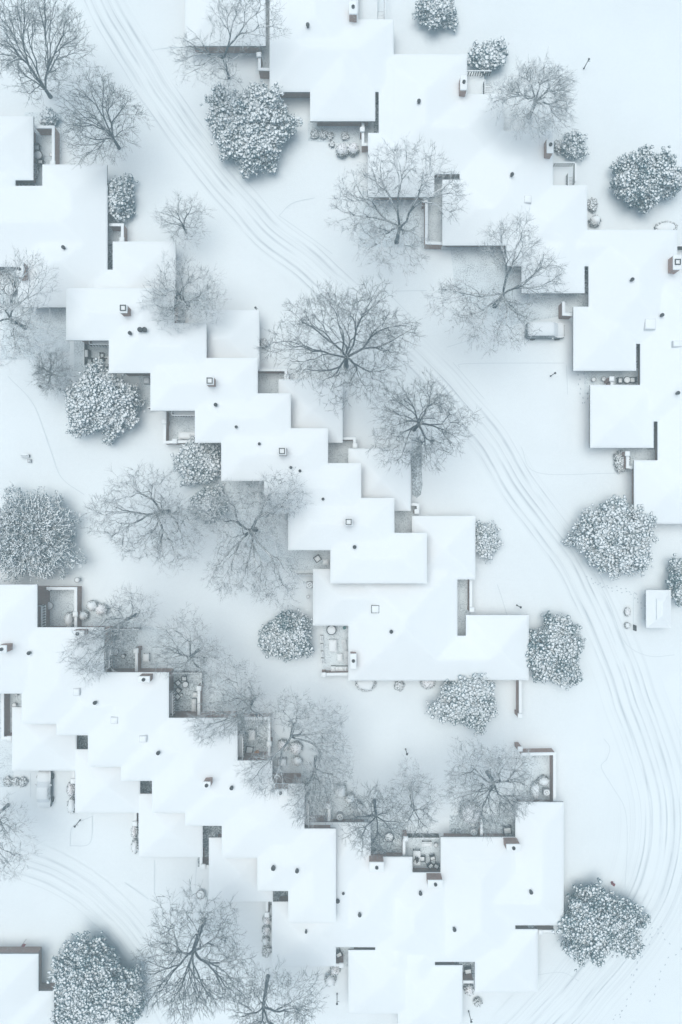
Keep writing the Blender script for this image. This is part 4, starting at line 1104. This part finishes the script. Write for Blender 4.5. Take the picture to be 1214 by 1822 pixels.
for lab, x, y in [('lamp post alone in the open snow at the upper right', 1039, 122), ('lamp post in the wide snowy yard left of the garages on the right', 980, 669), ('lamp post near the long hipped house roof corner by the road', 920, 1077),
                  ('lamp post between the two bare-tree yards, in the open snow', 722, 1333), ('lamp post below the smooth snow-domed bush', 600, 1768), ('lamp post at the bottom, beside the half-cut garage roof', 834, 1799), ('lamp post in front of the garage near the parked car', 143, 1459), ('lamp post at the corner of the topmost middle garage', 458, 555)]:
    lamp_post(lab, x, y)

round_table('round snow-topped table in the patio of covered furniture', 590, 1121, 9)
rect_table('largest oblong snow-covered table in the middle of the covered-furniture patio', 592, 1149, 14, 21, h=.7)
rect_table('small oblong table in the covered-furniture patio, nearer the potted shrubs', 605, 1170, 9, 14, h=.5)
pot('teal glazed pot in the patio corner', 613, 1117, 3, .5, M_TEAL, False)
for i, (y, d) in enumerate([(1136, 10), (1150, 8), (1164, 10), (1176, 9)]):
    planter(['topmost', 'second', 'third', 'lowest'][i] + ' snowy box of the planter line along the patio edge', 572.5 + i * .4, y, 5, d, .5)
for i, (x, w) in enumerate([(593, 8), (600, 7), (608, 8.5), (616, 6)]):
    planter(['biggest snowy tub, first from the pier, in the row behind the red brick wall', 'second snowy tub from the pier behind the red brick wall', 'third snowy tub from the pier behind the red brick wall', 'snowy tub nearest the house behind the red brick wall'][i], x, 1190, w, 9 if i == 0 else 8, .6, 'planter_tub')
def lounger(label, px, py, rot):
    c = P(px, py, .4); o = thing('sun_lounger', label, 'lounger', (c[0], c[1], 0), 'sun loungers'); a = R(rot)
    m = MB()
    for k in range(8): m.box(c[0] - .3, c[1] - .85 + k * .15, .33, c[0] + .3, c[1] - .75 + k * .15, .38, rot=a, c=(c[0], c[1]))
    m.build('slat_seat', M_WOODS, o)
    m = MB()
    for k in range(4): m.box(c[0] - .3, c[1] + .36 + k * .14, .40 + k * .08, c[0] + .3, c[1] + .46 + k * .14, .46 + k * .08, rot=a, c=(c[0], c[1]))
    m.build('slat_backrest', M_WOODS, o)
    for sx in (-1, 1):
        for sy in (-1, 1):
            m = MB(); x, y = c[0] + sx * .27, c[1] + sy * .7; m.box(x - .03, y - .03, 0, x + .03, y + .03, .33, rot=a, c=(c[0], c[1])); m.build('leg', M_WOODS, o)
lounger('dark slatted lounger against the house in the covered-furniture patio, angled one', 613, 1150, 8)
lounger('dark slatted lounger against the house in the covered-furniture patio, straight one', 616, 1170, 0)
ac_unit('cooling fan unit beside the low hipped house wall, near the left evergreen', 551, 1041)
ac_unit('cooling fan unit in the corner of the walled yard', 973, 1410)
ac_unit('ring-topped cooling unit in the deep bare-tree yard', 605, 1454, .85, .9, True)
ac_unit('ring-topped cooling unit below the dome-shaped bush', 843, 1481, .8, .85, True)
pot('pot beside the ring-topped unit below the dome-shaped bush', 842, 1469, 4, .5)
pot('pot on a stand above the dome-shaped bush', 833, 1431, 5, .9)
rect_table('dining table laid with a dark plant in the small corner patio', 184, 641, 21, 13, plant='the corner patio with the urn')
for i, (x, y, r_) in enumerate([(168, 641, 90), (180, 650, 180), (190, 650, 180), (182, 632, 0)]):
    chair(['chair at the short end of the dining table by the urn', 'chair below the dining table by the urn, further left', 'chair below the dining table by the urn, against the house', 'chair above the dining table by the urn'][i], x, y, r_)
planter('oblong snow-topped urn by the dark fence', 154, 629, 8, 15, .9, 'garden_urn', 'urn', M_METAL)
def bench(label, px, py, w, d, h=.5):
    c = P(px, py, h); wx, wy = M_(w, h) / 2, M_(d, h) / 2; o = thing('garden_bench', label, 'bench', (c[0], c[1], 0), 'garden benches')
    m = MB(); m.box(c[0] - wx, c[1] - wy, h - .08, c[0] + wx, c[1] + wy, h); s = m.build('seat', M_WOODS, o)
    m = MB(); m.box(c[0] - wx + .08, c[1] - wy + .08, h, c[0] + wx - .08, c[1] + wy - .08, h + .2, bevel=.14); m.build('snow_cap', M_CAP, s, smooth=True)
    for sx in (-1, 1):
        m = MB(); x = c[0] + sx * (wx - .12); m.box(x - .06, c[1] - wy + .05, 0, x + .06, c[1] + wy - .05, h - .08); m.build('leg', M_METAL, o)
bench('long snow-heaped bench in the walled corner patio', 335, 775, 34, 13, .6)
planter('square snow-topped bin under the eave beside the white-tufted evergreen', 261, 677, 11, 11, .9, 'storage_bin', 'bin', M_GREYM)
chair('tilted chair in the small court beside the bare tree boughs', 565, 994, 35, .8)
rect_table('dark uncovered low table beside the tilted chair', 580, 1000, 10, 10, h=.45)
pot('large round planter half under the white-railed balcony', 87, 1078, 8, .6)
pot('round bird bath alone on the snow above the walled patio', 137, 1032, 5, .8, name='bird_bath')
chair('armchair by the barbecue beneath white limbs', 197, 1133, 200, .75)
pot('small pot at the fence of the barbecue patio', 216, 1127, 4, .5)
round_table('round table against the railed balcony in the barbecue patio', 205, 1160, 7)
rect_table('square covered table standing outside the patio wall pier', 260, 1170, 11, 14, h=.6)
pot('barbecue kettle in the patio beneath white limbs', 219, 1168, 4, .9, M_METAL, name='barbecue')
round_table('round table with chairs in the patio of many chairs', 330, 1218, 6)
for i, (x, y, r_) in enumerate([(318, 1228, -40), (317, 1215, 40), (328, 1207, 0), (319, 1232, 140)]):
    chair(['chair facing the pot in the many-chair patio', 'chair by the fence left of the round table in the many-chair patio', 'chair directly above the round table in the many-chair patio', 'chair touching the balcony rail in the many-chair patio'][i], x + (0 if i < 3 else -3), y + (0 if i < 3 else 8), r_, .68)
pot('small dark-rimmed pot in the many-chair patio', 323, 1237, 3, .5, M_METAL)
planter('box planter beside the red-topped pier', 347, 1236, 7, 8, .5)
planter('long bench-like chest along the wall of the many-chair patio', 345, 1255, 8, 22, .45, 'storage_chest', 'chest')
rect_table('oblong snow-topped table in the orange pot patio', 449, 1308, 11, 18, h=.6)
chair('armchair beside the orange pot', 444, 1335, 170, .9)
pot('bare orange terracotta pot in the dark patio corner', 457, 1341, 4.5, .8, M_ORANGE, False)
planter('pale box in the yard left of the lowest stump bush', 502, 1357, 16, 14, .7, 'storage_bin', 'bin', M_GREYM)
pot('wide fire bowl in the yard below the straight-trunked tree', 693, 1490, 9, .5, M_METAL, name='fire_bowl')
rect_table('oblong table with a brown centrepiece in the chair patio', 742, 1527, 13, 26, plant='the chair patio')
for i, (x, y, r_) in enumerate([(752, 1528, -90), (770, 1526, 15), (766, 1540, 40), (777, 1541, -30)]):
    chair(['chair pushed to the side of the oblong table in the chair patio', 'upper chair of the trio beside the house in the chair patio', 'left lower chair of the trio beside the house in the chair patio', 'right lower chair of the trio beside the house in the chair patio'][i], x, y, r_, .7)
bench('snow-topped bench along the picket fence of the chair patio', 760, 1502, 18, 8)
pot('small pot by the house corner on the picket fence patio', 776, 1504, 4, .5)
chair('chair in the bare yard beside the wide roof corner', 903, 1477, 5, 1.0)
round_table('round table under the eave of the far left house', 68, 276, 8)
chair('chair pushed under the far left round table', 66, 262, 0, .7)
chair('chair below the far left round table', 72, 289, 180, .7)
pot('little pot beside the far left court wall', 91, 275, 3.5, .5)
round_table('round table in the slim court at the right', 1116, 676, 6.5)
chair('chair left of the round table in the slim court', 1103, 677, 90, .7)
chair('chair right of the round table in the slim court', 1126, 676, -90, .7)
pot('snowy pot farthest left in the slim court at the right', 1057, 675, 4.5, .5)
pot('snowy pot beside the capped wall stub in the slim court', 1075, 674, 4.5, .5)
pot('round covered pot beside the top deck stairs', 665, 31, 6, .9)
pot('round stone planter ring alone below the court wall at the bottom left', 357, 1592, 8.5, .5)
pot('pot in the deep narrow court at the left edge, larger one', 25, 1255, 4.5, .6)
pot('pot in the deep narrow court at the left edge, smaller one', 29, 1237, 2.5, .5)
chair('tilted chair in the court between the bottom garages', 603, 1698, 30, .8)
pot('tub of dead stems in the court between the bottom garages', 605, 1709, 6, .5, M_SOIL)
chair('snowy chair in the narrow planted court at the bottom', 833, 1727, 10, .9)
pot('tub in the narrow planted court at the bottom', 828, 1742, 5, .5, M_SOIL)
round_table('round terrace table in the small round yard at the left edge', 18, 515, 11, .6)
pot('small pot outside the low hipped house, under the cooling unit', 548, 1062, 3, .6)
pot('small plant tub inside the patio top corner of the walled square yard', 88, 1050, 2.6, .5, M_METAL)
# small utility things
def hydrant(label, px, py, mat):
    b_ = P(px, py); o = thing('fire_hydrant', label, 'hydrant', b_); x, y = b_[:2]
    m = MB(); m.lathe((x, y), [(.18, 0), (.18, .06), (.12, .08), (.12, .55), (.17, .57), (.15, .68), (.05, .78), (.001, .78)], 12); m.build('barrel', mat, o)
    m = MB(); m.tubes([[x - .24, y, .42]], [[x + .24, y, .42]], [.07], [.07], 8); m.build('outlet', mat, o)
hydrant('small reddish hydrant at the road side above the lower right evergreen', 1089, 1570, M_RED)
hydrant('dark low hydrant left of the white-tufted evergreen', 75, 689, M_METAL)
b_ = P(47, 1671); o = thing('garden_flag', 'red flag on a short pole beside the bottom left house', 'flag', b_)
m = MB(); m.tubes([b_], [b_ + np.array([0, 0, 1.6])], [.025], [.02], 8); m.build('pole', M_METAL, o)
m = MB(); V = [(b_[0] + .03 + .09 * i, b_[1] + .05 * math.sin(i * 1.3), z) for z in (.95, 1.55) for i in range(6)]
m.add(V, [(i, i + 1, 7 + i, 6 + i) for i in range(5)]); m.build('cloth', M_RED, o)
bench('low snowy bench in the open yard at left', 44, 811, 15, 6, .45)
planter('small snow-buried box beside the open yard bench', 52, 820, 6, 6, .35, 'utility_box', 'box', M_GREYM)

# ------------------------------------------------------------------ pavilion
def pavilion():
    z = 2.1; a, e = P(1150, 1117, z), P(1194, 1050, z); c = ((a[0] + e[0]) / 2, (a[1] + e[1]) / 2)
    o = thing('pavilion', 'small free-standing pavilion with a stepped snowy roof near the right edge', 'pavilion', (c[0], c[1], 0))
    m = MB()
    def tier(x0, y0, x1, y1, zb, zt, ins):
        V = [(x0, y0, zb), (x1, y0, zb), (x1, y1, zb), (x0, y1, zb), (x0 + ins, y0 + ins, zt), (x1 - ins, y0 + ins, zt), (x1 - ins, y1 - ins, zt), (x0 + ins, y1 - ins, zt)]
        m.add(V, [(0, 1, 5, 4), (1, 2, 6, 5), (2, 3, 7, 6), (3, 0, 4, 7), (4, 5, 6, 7), (3, 2, 1, 0)])
    m.box(a[0], a[1], z - .22, e[0], e[1], z - .1, 1)
    m.box(a[0] - .02, a[1] - .02, z - .1, e[0] + .02, e[1] + .02, z + .06, bevel=.05)
    tier(a[0] + .05, a[1] + .05, e[0] - .05, e[1] - .05, z + .05, z + .55, 1.0)
    tier(a[0] + 1.0, a[1] + 1.1, e[0] - 1.0, e[1] - 1.0, z + .52, z + .72, .10)
    tier(a[0] + .98, a[1] + 1.08, e[0] - .98, e[1] - .98, z + .725, z + .95, .45)
    m.build('roof', [M_ROOF, M_FASCIA], o)
    for sx in (a[0] + .75, e[0] - .75):
        for sy in (a[1] + .75, (a[1] + e[1]) / 2, e[1] - .75):
            m = MB(); m.box(sx - .09, sy - .09, 0, sx + .09, sy + .09, z - .22); m.build('post', M_TRIM, o)
pavilion()
m = MB(); p = P(1127, 1116); m.box(p[0] - .04, p[1] - .35, 0, p[0] + .04, p[1] + .35, .9); tag(m.build('sign_board', M_METAL), 'small dark upright board at the corner of the pavilion path', 'sign')

# ------------------------------------------------------------------ cars
def car(label, px, py, length, width, height, rot, kind, paint):
    zc = height * .6; c = P(px, py, zc); a = R(rot); ca, sa = math.cos(a), math.sin(a)
    o = thing('parked_car', label, kind, (c[0], c[1], 0), 'snow-covered cars')
    hw = width / 2; L = length
    if kind == 'van':      # stations: x fraction, belt z, roof z, half width of roof
        st = [(-.5, .75, .80, .80), (-.485, .95, 1.30, .86), (-.46, 1.0, 1.62, .88), (-.35, 1.0, height, .88), (-.1, 1.0, height, .88), (.08, 1.0, height - .02, .87), (.16, 1.0, height - .12, .85), (.29, 1.0, 1.10, .82), (.32, .98, 1.0, .8), (.42, .88, .93, .78), (.48, .72, .76, .7), (.5, .55, .58, .62)]
    else:
        st = [(-.5, .62, .66, .7), (-.485, .84, .90, .8), (-.36, .90, .97, .80), (-.33, .90, 1.02, .79), (-.21, .92, height - .06, .76), (-.10, .92, height, .76), (.05, .92, height - .02, .76), (.11, .92, height - .1, .76), (.24, .90, .98, .76), (.27, .88, .92, .78), (.43, .76, .82, .76), (.48, .64, .68, .68), (.5, .5, .52, .6)]
    def ring(x, zb, zr, tw, top=True):
        lo = .22; k = hw * (1 if abs(x) < .42 else .96 if abs(x) < .465 else .88 if abs(x) < .49 else .70)
        return [(-k * .9, lo), (-k, lo + .15), (-k, zb - .12), (-k * .96, zb), (-hw * tw, zr - (zr - zb) * .12 - .03), (-hw * tw * .8, zr), (0, zr + .02),
                (hw * tw * .8, zr), (hw * tw, zr - (zr - zb) * .12 - .03), (k * .96, zb), (k, zb - .12), (k, lo + .15), (k * .9, lo)]
    def tr(x, y, z): return (c[0] + x * ca - y * sa, c[1] + x * sa + y * ca, z)
    V = []; n = 13
    for x, zb, zr, tw in st: V += [tr(x * L, y, z) for y, z in ring(x, zb, zr, tw)]
    Q = []; mt = []
    for i in range(len(st) - 1):
        for j in range(n):
            k = (j + 1) % n; Q.append((i * n + k, i * n + j, (i + 1) * n + j, (i + 1) * n + k))
            tall = st[i][2] - st[i][1] > .2 and st[i + 1][2] - st[i + 1][1] > .06
            mt.append(1 if tall and j in (3, 8) and abs((st[i][0] + st[i + 1][0]) / 2 - (-.04 if kind == 'van' else -.06)) < .28 else 0)
    m = MB(); m.add(V, Q, np.array(mt)); e = (len(st) - 1) * n
    m.add([V[i] for i in range(n)], [list(range(n))]); m.add([V[e + i] for i in range(n)], [list(range(n))[::-1]])
    m.build('body', [paint, M_DGLASS], o, smooth=False)
    # the blanket of snow on bonnet, roof and boot
    m = MB(); W = []; idx = range(3, 10); kk = 7; r = np.random.default_rng(int(px))
    for s_i, (x, zb, zr, tw) in enumerate(st):
        g = ring(x, zb, zr, tw)
        for j in idx:
            y, z = g[j]; t = .12 if 3 < j < 9 else -.01; y *= 1 if abs(x) < .42 else .96 if abs(x) < .465 else .88 if abs(x) < .49 else .72
            if j in (4, 8): t = .05; y *= 1.0
            if s_i in (0, len(st) - 1): t *= .3
            W.append(tr(x * L * .985, y * .985, z + t + r.uniform(-.012, .012)))
    Q = [(i * kk + j + 1, i * kk + j, (i + 1) * kk + j, (i + 1) * kk + j + 1) for i in range(len(st) - 1) for j in range(1, kk - 2)]
    lowS = [(i * kk + j + 1, i * kk + j, (i + 1) * kk + j, (i + 1) * kk + j + 1) for i in range(len(st) - 1) for j in (0, kk - 2) if st[i][2] - st[i][1] < .2 or st[i + 1][2] - st[i + 1][1] < .08]
    glass = (6,) if kind == 'van' else (3, 7)
    m.add(W, Q + lowS, np.array([1 if q[1] // kk in glass else 0 for q in Q + lowS])); m.build('snow_cover', [M_CAP, M_THIN], o, smooth=True)
    for sx in (-.31, .32):
        for sy in (-1, 1):
            q = tr(sx * L, sy * (hw - .04), .33); d = np.array([-sa, ca, 0]) * .11
            m = MB(); q = np.array(q); m.tubes([q - d], [q + d], [.33], [.33], 18)
            m.add([q + d * s_ + (np.array([ca, sa, 0]) * math.cos(t) + np.array([0, 0, 1]) * math.sin(t)) * .33 for s_ in (-1, 1) for t in np.linspace(0, 6.283, 17)[:-1]], [list(range(16)), list(range(16, 32))[::-1]])
            w = m.build('wheel', M_RUBBER, o)
            m = MB(); m.tubes([q + d * sy * .8], [q + d * sy * 1.08], [.2], [.17], 12); m.build('rim', M_GREYM, w)
    for sy in (-1, 1):
        q = np.array(tr(.17 * L if kind == 'van' else .14 * L, sy * (hw + .07), .98)); m = MB(); m.blobs(q[None], np.array([[.1, .13, .08]]), ICO1, .05); m.build('mirror', paint, o)
        q = np.array(tr(.485 * L, sy * hw * .62, .62)); m = MB(); m.blobs(q[None], np.array([[.07, .12, .06]]), ICO1, .0); m.build('headlight', M_GREYM, o)
car('snow-covered van parked in the driveway under the wide bare tree', 972, 587, 4.95, 1.98, 1.72, 0, 'van', M_PAINTG)
car('snow-covered saloon car parked before the garage at the lower left', 78, 1405, 4.6, 1.82, 1.45, 90, 'car', M_PAINTD)

# ------------------------------------------------------------------ camera and light
cam = bpy.data.cameras.new('camera'); co = bpy.data.objects.new('camera', cam); COL.objects.link(co)
co.location = (0, 0, H); co.rotation_euler = (0, 0, 0)
cam.sensor_fit = 'VERTICAL'; cam.sensor_height = 36; cam.lens = 36 * F / 1822; cam.clip_end = 2000; cam.clip_start = .5
sc.camera = co
w = bpy.data.worlds.new('World'); sc.world = w; w.use_nodes = True
nt = w.node_tree; bg = nt.nodes['Background']; sky = nt.nodes.new('ShaderNodeTexSky'); sky.sky_type = 'NISHITA'; sky.sun_disc = False
EL, AZ = R(80), R(-45)
sky.sun_elevation = EL; sky.sun_rotation = AZ; sky.air_density = 1.0; sky.dust_density = 3.5; sky.ozone_density = 1.5
nt.links.new(sky.outputs[0], bg.inputs[0]); bg.inputs[1].default_value = .055
sun = bpy.data.lights.new('sun', 'SUN'); sun.energy = 1.5; sun.angle = R(52); sun.color = (1, .99, .95)
so = bpy.data.objects.new('sun', sun); COL.objects.link(so); so.rotation_euler = (math.pi / 2 - EL, 0, math.pi - AZ)
sc.view_settings.view_transform = 'Standard'; sc.view_settings.look = 'None'; sc.view_settings.gamma = 1
sc.cycles.diffuse_bounces = 10; sc.cycles.max_bounces = 14; sc.cycles.volume_bounces = 1
sc.view_settings.exposure = 0.76
if HAZE:
    m = MB(); m.box(-160, -160, -3, 160, 160, H + 2); ho = m.build('haze', [], None, origin=(0, 0, 0))
    hm = bpy.data.materials.new('haze_air'); hm.use_nodes = True; t_ = hm.node_tree; t_.nodes.remove(t_.nodes['Principled BSDF'])
    pv = t_.nodes.new('ShaderNodeVolumePrincipled'); pv.inputs['Color'].default_value = (.75, .955, 1, 1); pv.inputs['Density'].default_value = HAZE
    t_.links.new(pv.outputs[0], t_.nodes['Material Output'].inputs['Volume']); ho.data.materials.append(hm); ho['kind'] = 'stuff'
for o in bpy.data.objects:
    if '_o' in o: del o['_o']
